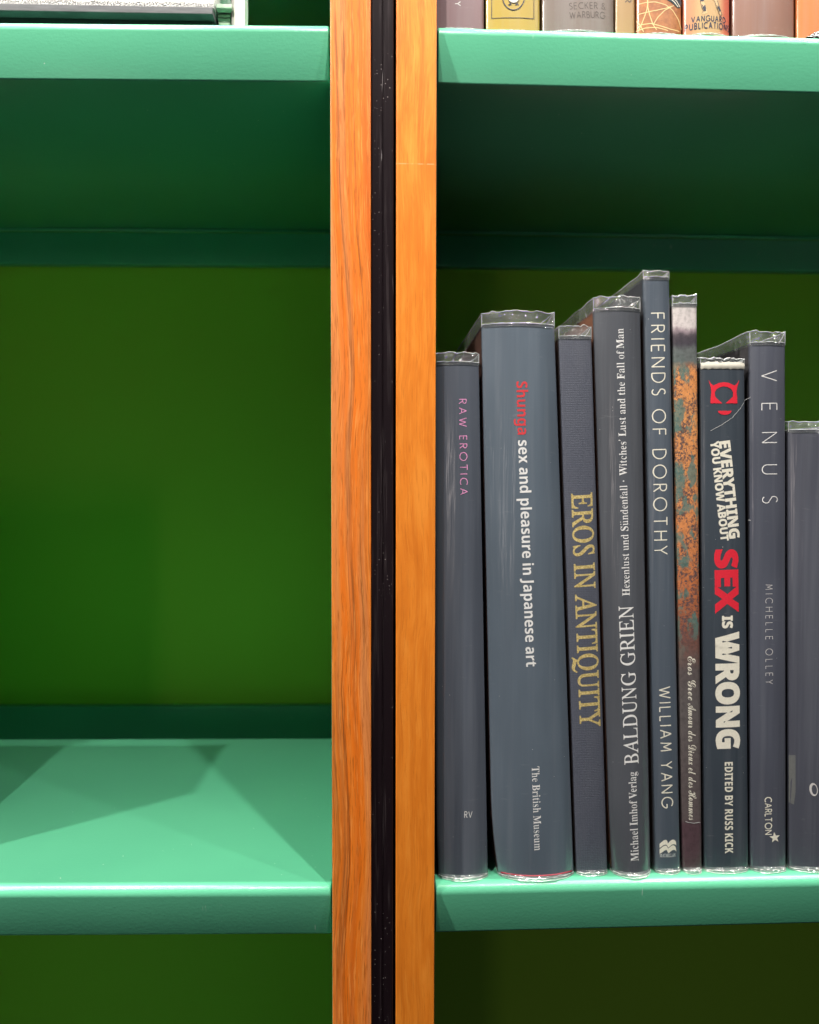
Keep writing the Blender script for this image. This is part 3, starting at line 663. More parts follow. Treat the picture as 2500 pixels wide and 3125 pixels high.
GLYPHS = {
    'serif': {
        '.': (180,[[89,-9,74,-7,60,1,51,15,48,36,51,57,60,71,74,79,89,81,106,79,119,71,129,57,132,36,129,15,119,1,106,-7]]),
        'B': (443,[[16,0,16,17,45,22,62,32,72,51,75,82,75,369,69,412,62,425,51,433,15,439,15,455,220,455,297,449,352,429,385,396,396,351,389,313,369,283,335,261,287,247,344,231,385,206,410,173,418,132,413,93,397,61,371,35,335,15,291,4,238,0],[182,252,188,252,234,257,263,272,279,301,285,345,281,385,269,412,248,428,216,434,198,432,188,425,182,391],[222,24,259,30,283,49,296,81,301,128,295,176,277,208,245,225,197,231,182,231,182,65,184,46,190,33,202,26]]),
        'F': (405,[[15,0,15,17,45,23,62,34,72,53,75,84,75,375,71,405,61,423,43,433,14,439,14,455,394,455,394,320,377,320,369,357,355,385,336,406,310,420,275,428,230,431,200,429,186,421,182,398,182,247,190,247,229,253,256,270,274,301,284,347,302,347,302,118,285,118,274,168,257,200,229,218,189,224,182,224,182,81,188,43,196,31,210,24,257,17,257,0]]),
        'H': (524,[[15,0,15,17,45,22,62,32,72,50,75,81,75,379,71,406,62,424,44,434,16,439,16,455,242,455,242,439,204,432,193,425,187,415,182,379,182,251,342,251,342,379,337,415,331,425,320,432,282,439,282,455,507,455,507,439,478,434,461,424,452,407,449,379,449,81,452,52,461,33,478,22,507,17,507,0,282,0,282,17,311,21,329,31,339,49,342,81,342,221,182,221,182,81,185,50,194,32,212,22,242,17,242,0]]),
        'I': (261,[[13,0,13,17,42,23,61,32,72,49,75,75,75,387,72,412,63,427,45,435,13,439,13,455,244,455,244,439,214,435,196,427,186,412,183,387,183,77,187,44,194,34,206,26,246,17,246,0]]),
        'L': (427,[[15,0,15,17,45,22,62,32,72,50,75,81,75,379,71,407,62,425,44,434,16,439,16,455,250,455,250,439,208,434,196,427,188,416,182,379,182,83,185,47,191,37,200,31,234,28,278,31,315,40,345,56,370,80,391,112,409,154,427,154,402,0]]),
        'M': (634,[[14,0,14,17,43,22,61,32,72,50,75,79,75,382,71,416,64,426,53,432,15,439,15,455,185,455,317,142,449,455,617,455,617,439,590,433,573,423,563,405,560,378,560,85,565,43,571,31,582,23,617,17,617,0,396,0,396,17,433,25,443,32,450,44,455,83,455,399,288,0,270,0,105,389,105,80,109,48,120,30,139,20,169,17,169,0]]),
        'S': (391,[[43,-11,43,158,62,158,83,94,111,50,136,30,164,19,197,15,231,20,257,36,273,60,279,89,273,117,255,140,225,160,163,191,112,221,77,253,56,289,50,332,54,370,67,403,88,429,115,449,148,462,185,466,229,461,282,448,291,446,300,445,313,450,320,466,339,466,339,319,322,319,310,354,293,385,272,410,248,429,222,441,194,445,163,440,140,426,125,406,120,380,124,356,137,336,159,319,189,303,253,273,290,253,317,233,337,211,350,188,357,162,359,133,354,93,339,58,314,29,281,8,240,-6,192,-10,158,-8,126,1,98,9,85,12,69,7,61,-11]]),
        'T': (424,[[92,0,92,17,123,21,142,31,152,50,156,81,156,433,149,433,102,426,65,403,41,367,29,318,11,318,11,455,410,455,410,317,394,317,381,368,357,404,319,426,269,433,263,433,263,81,267,49,276,30,296,21,328,17,328,0]]),
        'V': (428,[[212,-13,44,381,22,420,8,432,-14,439,-14,455,211,455,211,439,166,432,156,423,152,410,161,378,259,143,348,377,355,409,351,423,342,432,299,439,299,455,442,455,442,439,423,436,408,427,395,411,382,383,230,-13]]),
        'W': (612,[[171,-11,32,393,15,427,3,435,-15,439,-15,455,181,455,181,439,150,432,143,423,140,410,148,373,223,153,301,353,286,399,278,418,267,429,229,439,229,455,439,455,439,439,413,436,398,427,393,412,399,386,474,166,541,369,549,406,546,421,538,430,503,439,503,455,624,455,624,439,607,433,594,421,575,379,446,-11,428,-11,316,309,190,-11]]),
        'a': (344,[[255,-10,226,-5,208,10,200,35,168,11,133,-4,95,-9,64,-4,40,11,25,34,20,63,25,91,39,115,63,136,119,164,199,190,199,241,196,266,187,282,171,292,148,296,123,293,109,286,104,274,113,257,123,231,120,215,110,202,95,194,77,191,59,194,45,203,36,218,33,236,37,259,49,278,69,295,95,308,126,316,162,318,223,312,263,292,280,271,290,244,293,210,293,62,295,40,304,34,320,42,329,28,306,7,281,-6],[151,34,174,41,199,63,199,169,154,151,127,123,118,84,122,56,133,39]]),
        'c': (294,[[156,-10,119,-5,87,11,59,35,38,68,24,106,19,150,25,196,40,237,64,271,96,297,133,313,175,319,218,314,250,298,271,275,277,245,275,228,266,215,253,207,236,204,214,209,201,225,196,251,197,261,197,271,194,286,185,294,169,297,138,285,118,248,112,187,118,123,137,76,156,55,178,42,204,38,239,47,271,72,285,60,248,21,205,-2]]),
        'd': (370,[[140,-10,107,-5,78,10,53,35,35,66,23,104,19,147,24,196,36,237,55,272,81,297,112,313,146,318,175,314,201,301,223,280,223,401,220,419,212,430,198,437,176,439,176,455,319,455,319,75,325,41,335,32,353,28,353,11,294,6,223,-10,223,39,201,12,173,-5],[171,28,187,31,202,41,215,56,223,76,223,242,217,257,206,270,191,278,174,281,155,277,141,267,130,250,121,210,118,153,120,98,130,58,146,36]]),
        'e': (301,[[154,-10,117,-5,85,10,58,35,37,69,24,109,19,157,24,201,38,240,59,273,87,298,120,313,157,318,193,314,224,301,249,280,268,251,279,216,283,173,283,166,117,166,123,112,138,73,164,50,199,42,225,47,248,62,270,86,285,73,248,27,205,-1],[116,192,201,192,201,215,199,252,193,277,181,292,161,297,136,286,121,255,116,203]]),
        'f': (214,[[15,0,15,16,40,22,50,35,52,73,52,277,16,277,16,310,52,310,52,353,56,386,67,413,85,436,123,457,174,465,212,460,240,446,257,425,263,400,260,381,252,367,239,358,224,355,208,358,195,365,187,376,185,391,193,420,196,426,197,433,193,441,180,443,163,440,153,430,148,390,148,310,203,310,203,277,148,277,148,65,150,40,158,26,173,18,199,16,199,0]]),
        'g': (327,[[146,-140,89,-136,48,-122,22,-100,14,-75,20,-54,38,-38,69,-26,44,-10,29,9,24,30,28,54,42,74,67,92,102,110,58,135,31,169,22,212,27,242,40,268,60,289,88,305,120,315,157,318,196,315,233,304,317,304,317,268,268,268,286,237,291,203,288,176,276,151,258,131,234,116,205,106,172,103,157,103,142,104,126,102,112,94,104,84,101,71,105,59,119,51,141,49,175,49,223,47,259,40,285,29,303,13,312,-9,316,-37,311,-67,296,-92,272,-113,219,-133],[157,124,178,130,190,146,197,173,199,211,197,249,190,276,178,292,157,297,137,292,124,276,117,249,114,211,117,173,124,146,137,130],[161,-116,218,-111,252,-94,263,-66,260,-51,249,-41,231,-36,205,-34,97,-34,79,-52,73,-73,79,-89,95,-103,122,-113]]),
        'h': (381,[[18,0,18,16,35,19,45,26,51,37,52,56,52,399,51,417,46,429,36,437,19,440,19,455,148,455,148,267,175,295,207,313,243,318,281,312,309,292,325,258,330,212,330,56,332,38,337,26,347,19,363,16,363,0,202,0,202,16,207,16,223,21,232,34,235,56,235,217,229,258,219,268,203,271,173,262,148,235,148,56,154,26,164,19,180,16,180,0]]),
        'i': (199,[[101,362,81,366,65,376,54,393,50,412,54,432,65,449,81,460,101,463,120,460,137,449,147,432,151,412,147,393,136,376,120,366],[18,0,18,16,35,19,45,26,51,37,52,56,52,252,47,285,37,291,20,293,21,310,148,310,148,56,154,26,164,19,180,16,180,0]]),
        'l': (200,[[18,0,18,16,35,19,45,26,51,37,52,56,52,398,47,429,38,436,20,439,20,455,148,455,148,56,154,26,164,19,180,16,180,0]]),
        'm': (554,[[18,0,18,16,35,19,45,26,51,37,52,56,52,253,46,284,36,291,19,294,19,310,146,310,146,265,173,294,204,312,237,318,277,312,305,293,320,261,348,293,381,312,418,318,455,312,482,292,498,258,504,212,504,56,510,26,520,19,536,16,536,0,377,0,377,16,393,19,403,26,410,56,410,217,404,258,394,268,377,271,349,263,324,237,324,56,331,26,340,19,356,16,356,0,199,0,199,16,215,19,225,26,232,56,232,217,226,258,216,268,199,271,170,262,146,235,146,56,152,27,162,19,177,16,177,0]]),
        'n': (381,[[18,0,18,16,35,19,45,26,51,37,52,56,52,253,46,284,36,291,19,294,19,310,148,310,148,267,175,296,207,313,243,318,281,312,309,292,325,258,330,212,330,56,332,38,337,26,347,19,363,16,363,0,202,0,202,16,207,16,223,21,232,34,235,56,235,217,229,258,219,268,203,271,173,262,148,235,148,56,154,26,164,19,180,16,180,0]]),
        'o': (337,[[169,-10,127,-5,90,11,60,37,38,70,24,110,19,154,24,199,38,239,60,272,90,297,127,313,168,318,209,313,245,298,275,273,298,240,312,200,317,154,312,108,298,69,275,36,245,11,210,-5],[169,11,193,18,209,39,217,81,220,154,217,227,208,271,192,292,169,299,144,292,128,271,120,227,117,154,120,82,128,39,144,18]]),
        'r': (288,[[18,0,18,16,35,19,45,26,51,37,52,56,52,252,51,273,46,285,37,291,20,293,21,310,146,310,146,252,165,280,187,301,210,314,233,318,258,315,275,304,286,287,289,266,287,248,278,234,265,225,248,222,233,224,222,231,207,250,199,257,189,260,175,255,162,241,152,220,149,192,149,56,152,37,159,25,173,19,197,16,197,0]]),
        's': (289,[[151,-10,122,-6,87,6,73,9,60,4,51,-9,36,-9,36,105,53,105,66,68,87,39,112,21,140,15,162,18,179,27,189,40,192,58,183,84,156,105,107,130,76,148,54,169,41,193,37,220,44,259,65,291,98,312,141,319,166,316,199,308,206,306,213,305,223,308,230,319,244,319,244,222,228,222,215,254,196,277,174,291,149,296,130,294,116,286,108,274,105,259,107,244,115,232,146,212,191,189,221,172,241,151,253,127,257,95,250,51,228,18,194,-3]]),
        't': (229,[[124,-9,89,-4,66,10,53,36,48,71,48,279,20,279,20,300,88,369,129,424,144,424,144,310,208,310,208,279,144,279,144,82,149,51,157,43,168,40,189,49,206,75,222,66,198,24,165,-1]]),
        'u': (375,[[131,-10,91,-3,65,17,51,51,46,97,46,248,39,282,29,291,11,294,11,310,142,310,142,74,144,58,151,46,162,38,177,36,205,43,228,66,228,248,226,269,221,283,209,291,189,294,189,310,324,310,324,70,326,51,331,39,342,33,360,30,360,13,300,7,228,-10,228,40,209,19,186,3,160,-7]]),
        'x': (319,[[5,0,5,15,34,29,62,56,123,136,43,263,24,285,4,293,4,310,169,310,169,294,147,291,140,280,149,260,183,206,224,257,234,279,232,286,227,290,201,294,201,310,311,310,311,296,283,283,254,254,198,184,291,36,303,21,319,15,319,0,155,0,155,16,178,19,185,30,173,59,138,114,97,61,85,34,92,20,114,15,118,15,118,0]]),
        ' ': (175,[]),
    },
    'roman': {
        'A': (464,[[-85,0,-82,13,-53,18,-26,32,0,56,107,182,356,475,369,475,353,58,356,37,366,24,384,16,411,13,409,0,221,0,224,13,229,13,256,16,273,26,282,46,285,78,288,158,133,158,116,150,65,90,40,56,32,36,34,24,43,17,79,13,75,0],[143,183,289,183,298,367]]),
        'B': (439,[[-34,0,-30,13,-27,13,0,17,19,27,32,45,42,73,126,385,132,420,129,434,120,443,81,451,85,465,256,465,323,458,372,440,401,408,410,365,398,316,360,278,297,251,341,227,367,192,376,145,370,104,351,68,320,39,279,18,229,4,171,0],[193,259,238,262,274,271,303,287,323,309,336,336,340,369,330,409,302,434,255,442,223,440,210,430,201,410,188,365,163,269,170,261],[153,21,197,25,234,36,263,56,284,82,297,114,301,152,294,190,274,217,241,232,194,237,163,235,155,231,150,222,109,73,106,58,105,44,108,32,116,25]]),
        'C': (471,[[218,-10,164,-4,117,13,78,41,49,78,31,125,26,179,31,227,46,276,70,322,102,365,139,402,181,433,227,456,274,470,321,475,363,470,412,457,430,453,443,458,453,470,467,470,439,332,425,332,426,343,426,353,419,395,400,427,370,446,328,453,287,447,246,430,208,404,174,370,146,328,124,281,109,229,105,175,109,129,121,91,140,60,167,37,199,23,236,19,294,28,348,56,399,103,412,91,369,46,323,15,274,-4]]),
        'D': (507,[[-36,0,-32,13,-28,13,-1,16,18,26,31,43,42,73,126,385,132,419,129,433,120,443,81,451,85,465,263,465,325,459,378,442,421,413,453,375,472,328,479,272,473,219,457,169,430,122,393,82,348,48,294,22,234,5,167,0],[170,22,223,28,270,44,310,70,342,103,368,144,386,189,397,237,401,287,397,334,384,373,364,403,335,425,298,438,254,443,222,439,212,433,205,423,193,387,113,89,105,49,109,36,120,28,140,24]]),
        'E': (454,[[-34,0,-30,13,-28,13,0,16,18,25,31,43,42,73,126,385,132,419,129,433,120,443,81,451,85,465,440,465,420,364,409,364,409,367,407,394,402,414,391,427,373,436,309,442,252,442,222,439,207,426,196,396,159,260,216,260,259,264,289,275,308,296,321,326,334,326,287,161,275,161,277,187,272,220,264,229,253,234,214,237,154,237,112,83,107,62,105,47,108,36,116,28,153,24,199,24,244,26,281,34,313,48,341,67,365,94,386,128,400,128,351,0]]),
        'F': (406,[[-31,0,-27,13,-24,13,10,18,21,25,30,36,45,73,129,385,135,419,132,433,123,443,84,451,88,465,421,465,400,355,387,355,388,361,388,367,383,403,369,425,344,437,307,441,254,441,231,440,218,435,207,418,195,373,165,258,203,258,258,264,277,272,292,284,316,325,330,325,285,156,271,156,273,173,274,190,271,212,262,226,244,233,212,235,159,235,116,69,113,56,112,44,115,29,125,19,169,12,168,0]]),
        'G': (541,[[245,-10,183,-4,130,13,86,42,54,80,34,127,27,181,32,230,47,278,71,325,102,367,139,404,181,435,227,457,276,470,327,475,373,471,414,459,447,446,465,442,487,448,503,469,514,469,484,327,472,327,464,364,450,395,428,420,401,438,369,449,331,453,291,448,253,435,218,413,173,366,137,306,114,239,106,173,111,126,124,86,146,53,175,30,212,15,255,11,288,15,319,26,342,43,354,64,378,158,381,173,383,185,380,199,369,208,322,214,325,227,518,227,514,214,476,208,465,200,457,188,450,171,443,146,416,35,362,10,305,-5]]),
        'H': (521,[[-34,0,-30,13,-28,13,6,18,27,36,42,73,126,385,132,419,129,433,120,443,81,451,85,465,270,465,267,451,264,451,238,448,219,439,205,421,194,390,166,285,163,271,169,262,185,259,357,259,373,262,381,274,410,385,416,419,413,433,404,443,365,451,369,465,555,465,551,451,545,451,520,448,502,439,489,421,479,392,396,80,391,60,389,45,392,31,401,21,440,13,437,0,251,0,255,13,257,13,291,18,303,25,312,36,326,73,364,212,365,217,365,222,360,232,343,234,172,234,156,231,148,220,111,80,106,60,104,45,107,31,116,21,155,13,152,0]]),
        'I': (245,[[-31,0,-27,13,-24,13,10,18,30,36,45,73,129,385,135,419,132,433,123,443,84,451,88,465,275,465,272,451,267,451,241,448,224,439,211,421,200,392,116,80,110,45,113,31,122,21,161,13,157,0]]),
        'L': (449,[[-24,0,-21,13,-18,13,9,16,28,26,41,43,52,73,135,385,140,405,142,419,139,433,130,443,91,451,94,465,279,465,274,452,248,449,230,440,216,422,206,393,125,92,118,64,116,51,118,37,126,29,165,24,212,24,260,26,298,33,328,45,354,65,377,94,399,132,412,132,368,0]]),
        'M': (590,[[-36,0,-32,13,3,18,15,25,25,36,40,73,128,385,134,419,131,433,122,443,83,451,87,465,212,465,261,108,496,465,624,465,620,451,615,451,589,448,572,439,559,421,548,392,465,80,460,60,458,45,461,31,470,21,509,13,506,0,322,0,325,11,359,18,371,26,381,39,397,83,480,392,219,0,210,0,157,393,77,103,66,48,69,31,78,21,118,13,114,0]]),
        'N': (500,[[338,-11,154,373,75,84,70,60,68,43,71,29,80,20,122,13,118,0,-34,0,-30,13,-3,16,17,25,31,43,42,73,130,393,132,401,132,408,129,423,120,438,105,448,86,451,81,451,85,465,182,465,353,108,427,381,433,405,435,422,431,436,422,445,380,451,383,465,536,465,532,451,498,447,475,429,460,392,351,-11]]),
        'O': (517,[[200,-10,149,-5,105,11,70,36,43,70,27,112,21,162,26,207,38,253,58,296,84,338,116,376,151,409,191,436,232,457,276,470,319,475,370,469,413,453,448,427,473,393,489,351,494,302,491,265,482,227,468,189,449,152,400,85,371,56,340,32,296,9,250,-5],[201,10,235,15,268,29,298,51,327,80,353,114,375,153,393,196,407,240,416,286,418,331,412,384,393,423,373,441,349,451,320,455,284,449,248,434,214,408,182,374,154,333,130,286,106,211,97,137,104,83,125,43,145,25,171,14]]),
        'Q': (517,[[294,-130,248,-125,194,-112,143,-99,108,-95,70,-102,28,-126,20,-114,144,-3,107,10,77,30,53,55,36,85,25,121,21,162,26,209,39,256,59,300,85,341,117,378,152,411,191,437,231,458,272,471,313,475,363,470,407,454,442,429,468,395,485,354,490,306,486,258,473,210,451,164,404,99,342,43,294,15,243,-2,190,-8,173,-10,164,-14,126,-46,143,-45,161,-45,205,-50,261,-64,312,-78,345,-83,378,-76,413,-57,449,-26,459,-35,419,-78,380,-107,340,-124],[199,11,235,16,268,30,301,54,345,105,381,175,407,252,415,328,408,382,389,421,369,439,344,450,314,453,277,448,242,432,209,407,178,373,151,333,128,286,105,210,97,135,104,82,124,43,144,25,170,14]]),
        'R': (451,[[-34,0,-30,13,-27,13,0,17,19,27,32,45,42,73,126,385,132,420,129,434,120,443,81,451,85,465,281,465,343,458,388,438,407,418,419,393,423,364,415,320,390,284,348,256,289,235,351,85,381,31,398,18,419,13,422,13,418,0,314,0,221,228,206,228,176,229,152,231,114,89,106,46,109,30,118,20,133,15,154,13,162,13,158,0],[202,250,245,253,281,263,309,280,330,303,342,331,347,363,341,398,323,423,293,438,251,443,224,440,209,427,197,398,158,253,179,251]]),
        'S': (369,[[153,-9,108,-5,58,10,49,13,42,13,25,8,15,-8,3,-8,26,146,38,146,47,88,69,46,90,26,116,15,146,11,170,14,192,23,210,38,224,57,233,79,236,105,228,139,207,174,183,201,154,232,122,267,102,297,92,325,88,353,92,386,105,416,125,440,152,459,184,471,222,475,253,473,281,466,303,459,313,457,328,461,338,473,351,473,330,336,319,336,313,387,296,424,268,446,232,453,200,448,175,433,160,408,154,376,158,356,168,334,201,291,231,259,263,224,284,195,297,162,301,126,296,89,282,57,259,29,229,8,194,-5]]),
        'T': (420,[[50,0,52,13,58,13,97,19,110,28,121,41,139,89,228,417,230,429,226,438,212,441,194,441,156,438,126,432,102,420,84,404,70,381,59,352,44,353,74,465,461,465,439,350,426,350,427,361,427,371,423,404,410,425,386,437,346,441,318,441,305,437,298,423,208,93,198,43,202,28,212,19,257,13,265,13,261,0]]),
        'U': (491,[[200,-10,158,-6,121,5,92,24,69,48,56,78,52,113,64,181,119,388,125,420,122,435,112,444,68,452,71,465,267,465,265,452,258,452,230,448,210,436,196,414,185,381,135,193,123,142,119,109,125,73,144,46,175,29,216,23,252,27,284,38,311,55,332,79,350,118,370,181,416,355,426,412,424,431,415,443,399,449,373,452,375,465,532,465,530,452,520,452,498,448,480,438,467,420,458,396,447,357,396,163,377,106,354,62,325,29,291,7,250,-6]]),
        'V': (437,[[80,-10,96,395,94,422,86,439,69,448,44,451,38,451,40,465,226,465,223,453,218,453,191,449,174,439,166,419,162,387,149,95,384,375,409,409,418,430,415,441,406,447,371,451,373,465,516,465,512,451,510,451,492,447,473,434,426,384,95,-10]]),
        'W': (592,[[83,-10,99,394,96,422,87,439,69,449,40,453,42,465,229,465,226,453,220,453,193,449,177,439,168,419,165,387,153,116,321,355,323,396,321,422,312,439,296,449,272,452,267,452,270,465,448,465,444,452,410,447,400,439,394,425,388,378,377,120,545,372,564,406,570,431,558,446,522,452,527,465,667,465,664,452,662,452,643,448,624,434,582,381,319,-10,306,-10,320,310,95,-10]]),
        'Y': (412,[[48,0,52,12,95,18,108,25,118,34,130,66,167,201,105,366,81,418,68,434,53,444,13,451,17,465,218,465,214,451,172,445,163,437,160,423,162,409,167,393,224,235,332,358,366,400,377,427,374,438,364,445,347,449,322,451,326,465,486,465,482,450,463,446,443,433,392,383,235,205,197,66,194,53,193,40,196,26,208,17,258,12,254,0]]),
        ' ': (175,[]),
    },
    'script': {
        'A': (494,[[51,-15,18,-10,-7,4,-23,27,-28,56,-24,82,-9,103,12,117,38,122,58,120,73,112,82,101,85,87,77,66,59,54,44,50,30,44,20,38,17,28,19,18,27,10,38,4,53,2,95,12,144,43,201,94,176,132,168,171,173,198,188,220,211,235,240,240,275,233,306,213,391,300,471,370,538,416,583,431,592,429,595,424,572,381,490,224,408,40,446,58,490,94,520,125,567,168,597,182,612,179,582,158,548,126,513,89,478,56,440,32,398,19,393,7,288,-6,302,29,257,49,217,77,173,37,133,8,93,-9],[350,111,436,245,537,393,447,322,322,195,343,152,350,112],[218,115,289,193,265,205,252,202,240,195,220,172,212,142],[309,48,316,79,319,110,315,146,304,175,233,95,272,65]]),
        'D': (503,[[153,-5,114,-2,87,7,72,21,67,37,71,51,81,62,98,70,124,73,172,67,229,52,259,92,296,156,325,215,350,258,378,298,410,333,443,363,412,385,373,398,326,402,278,395,231,375,189,342,154,298,130,249,122,206,125,186,135,170,150,159,169,156,190,159,211,167,252,197,285,242,300,278,305,315,305,320,304,326,307,337,314,340,323,336,326,324,321,278,304,233,278,194,245,164,207,145,167,138,140,141,115,151,94,165,78,184,68,207,64,232,69,264,83,295,105,325,133,353,166,376,203,395,261,413,321,420,376,415,423,400,462,375,484,387,503,391,512,389,516,385,498,371,478,359,501,324,515,283,520,236,517,197,508,157,494,119,474,84,451,53,422,29,376,5,328,-3,286,2,246,15,200,0],[335,20,377,27,415,48,448,83,474,130,491,184,496,234,493,281,481,317,463,343,441,298,419,228,404,177,387,136,367,104,344,77,286,34,312,24],[148,13,182,18,212,34,166,51,130,56,99,52,89,37,92,29,98,23,121,15]]),
        'E': (373,[[206,-5,165,-1,128,10,98,28,76,51,62,78,57,109,62,142,76,172,100,198,133,220,176,238,228,250,204,279,195,314,201,341,216,366,241,388,272,405,308,417,347,420,393,415,428,398,450,372,457,339,455,318,446,300,434,284,418,272,399,264,379,262,359,265,342,275,331,290,327,308,329,323,336,336,359,357,383,365,394,363,398,358,393,351,372,332,365,306,369,285,383,279,404,283,421,296,434,315,438,338,433,362,418,381,395,395,369,400,342,396,319,384,299,365,283,341,274,312,271,280,273,257,294,259,323,257,341,249,352,239,355,229,346,216,322,210,287,215,253,232,224,218,198,197,176,171,158,141,147,110,144,77,151,42,173,21,210,13,246,17,280,29,309,46,332,67,347,92,352,117,349,133,341,146,328,154,312,157,289,152,269,136,253,113,246,83,241,59,230,51,224,54,220,63,217,81,223,121,243,151,272,171,307,178,343,171,364,150,371,116,368,94,358,72,342,51,322,33,297,17,269,5,238,-2],[314,225,324,227,330,230,322,240,300,243,289,242,278,240,293,229]]),
        'G': (455,[[266,-6,210,-1,169,15,151,31,139,51,136,73,140,96,154,115,174,126,198,130,217,128,232,120,241,109,244,95,240,78,225,66,200,58,189,52,185,42,190,30,204,21,246,13,281,21,313,48,344,90,379,147,351,135,320,132,288,136,260,148,236,169,226,168,217,168,182,171,151,181,126,197,107,218,95,243,91,271,97,304,112,336,138,365,173,390,210,407,244,413,255,409,238,397,198,368,176,344,156,315,142,284,137,254,142,225,158,203,183,188,214,183,220,183,226,184,217,212,214,238,217,267,228,294,244,321,265,345,317,384,375,411,428,420,456,417,477,406,490,389,495,367,491,346,481,322,440,268,379,218,328,189,275,173,292,154,322,148,368,157,419,185,481,221,488,218,486,212,469,187,458,156,436,87,420,58,399,36,373,18,342,5,306,-3],[275,190,317,204,355,224,390,247,419,273,461,324,472,347,475,366,473,382,467,393,458,401,448,403,430,400,410,390,368,354,327,303,293,246]]),
        'H': (566,[[111,-8,62,-3,26,13,3,38,-5,69,0,94,14,115,35,128,60,132,79,130,94,121,104,109,107,93,104,79,94,69,61,57,48,52,43,40,47,31,58,21,75,13,97,11,134,19,166,42,194,81,222,137,201,128,169,111,163,108,157,107,147,109,144,114,150,123,170,135,235,163,274,226,321,287,271,256,235,245,220,247,209,254,201,263,198,273,203,290,220,312,241,340,238,343,222,339,199,325,173,304,148,277,127,254,116,246,105,249,101,255,111,270,136,295,168,323,197,345,222,357,244,361,262,359,276,352,286,341,289,327,285,306,272,279,357,343,403,377,428,388,436,386,439,382,428,368,412,349,390,313,365,260,345,191,392,207,433,268,475,319,516,361,555,392,592,411,625,418,649,415,666,405,677,391,681,373,675,348,658,322,629,293,565,251,482,212,448,143,426,93,410,43,414,30,425,26,456,30,488,44,552,89,612,142,647,172,669,182,684,179,659,162,634,138,603,107,563,71,521,37,482,15,446,3,409,-1,381,5,360,21,347,46,343,77,348,107,361,146,378,183,337,171,312,118,281,74,244,39,203,13,158,-3],[498,240,536,261,569,285,596,310,617,334,630,358,634,377,631,394,621,399,596,389,566,361,533,311]]),
        'c': (259,[[95,-5,64,0,40,14,25,36,20,66,24,92,36,117,54,141,77,163,131,195,158,204,184,207,209,204,229,196,242,182,246,165,237,140,226,131,211,128,193,135,187,153,193,170,210,181,199,186,177,174,150,143,124,103,103,63,95,32,100,20,113,16,138,22,164,36,190,56,211,75,224,62,191,33,159,12,128,-1]]),
        'd': (405,[[87,-4,60,0,37,13,21,33,16,61,20,87,33,113,51,138,75,160,102,179,132,194,161,204,189,207,214,204,231,194,242,179,355,386,438,394,270,91,247,49,239,30,241,23,248,21,274,34,320,75,334,62,277,13,253,0,229,-4,206,-1,189,8,178,22,174,38,174,43,146,17,117,1],[105,13,118,17,134,27,170,62,203,109,220,143,226,168,221,184,208,189,195,186,181,177,151,146,122,110,101,78,89,53,85,32,90,18]]),
        'e': (276,[[101,-5,65,1,37,16,18,40,11,66,16,90,28,114,47,138,71,160,126,194,155,204,182,207,205,204,224,194,236,180,240,162,236,142,222,123,199,105,171,90,97,69,88,47,85,30,90,19,106,15,135,19,165,30,196,48,228,75,240,62,206,33,170,12,134,-1],[104,86,126,91,147,100,181,131,191,148,194,165,191,181,182,186,159,173,131,136]]),
        'i': (231,[[184,243,170,245,159,251,152,260,150,273,153,287,163,299,176,307,193,310,216,302,223,292,226,281,223,266,213,254,200,246],[194,62,156,26,129,7,108,-2,85,-5,57,0,41,16,35,41,47,79,84,148,68,131,49,113,36,127,55,144,82,172,107,201,201,207,133,83,105,27,109,21,134,33,181,75]]),
        'm': (538,[[-1,-5,45,62,78,109,103,153,99,158,85,147,51,113,38,127,97,183,122,200,147,206,163,201,172,186,175,163,171,132,214,173,251,198,281,207,296,204,307,195,314,181,317,162,313,132,356,173,394,198,426,207,445,203,461,193,472,177,475,153,472,127,460,101,428,56,416,40,412,28,416,21,439,34,486,75,500,62,464,29,440,11,419,0,398,-4,379,0,363,11,353,29,349,52,354,79,368,105,396,141,422,181,418,185,393,174,359,141,313,84,253,0,152,-5,214,85,246,135,260,160,264,172,259,179,225,159,172,99,99,0]]),
        'n': (387,[[-1,-5,45,62,78,109,103,153,99,158,85,147,51,113,38,127,97,183,122,200,147,206,162,200,172,185,175,160,171,132,214,173,252,198,284,207,303,203,319,192,328,174,332,150,322,119,300,85,277,55,265,39,261,28,266,21,288,34,335,75,349,62,313,29,289,11,268,0,247,-4,228,0,213,11,202,29,199,52,205,83,239,132,277,175,280,179,280,181,277,185,251,174,212,141,161,84,99,0]]),
        'o': (300,[[91,-5,62,0,38,14,23,37,17,64,21,88,33,113,51,137,74,160,100,179,129,194,159,204,188,207,217,203,239,191,252,172,257,146,254,123,245,101,210,56,233,66,258,83,271,69,248,50,224,37,200,29,177,27,134,3],[106,17,122,21,140,33,138,43,140,52,148,61,175,72,208,122,218,165,214,180,202,185,188,180,169,163,144,134,121,97,102,61,95,34,98,21]]),
        'r': (275,[[237,62,196,24,172,6,154,-2,136,-4,108,-1,86,10,71,26,66,46,77,84,105,127,148,165,120,163,101,163,77,138,50,113,36,127,60,148,81,168,95,216,106,222,115,220,116,210,116,206,116,201,122,193,143,189,178,184,204,173,212,163,214,150,208,131,191,103,171,75,156,54,144,30,147,23,154,21,177,33,225,76]]),
        's': (235,[[206,71,150,21,108,0,67,-5,40,-2,20,9,8,25,4,42,6,55,13,65,23,72,36,74,48,72,57,66,64,48,56,30,40,22,35,23,42,16,52,14,74,23,92,50,104,92,109,144,109,157,107,169,92,154,70,133,48,113,36,127,68,157,113,199,120,210,130,222,140,226,149,224,152,216,146,204,140,189,146,176,168,136,176,98,172,73,161,55,193,84]]),
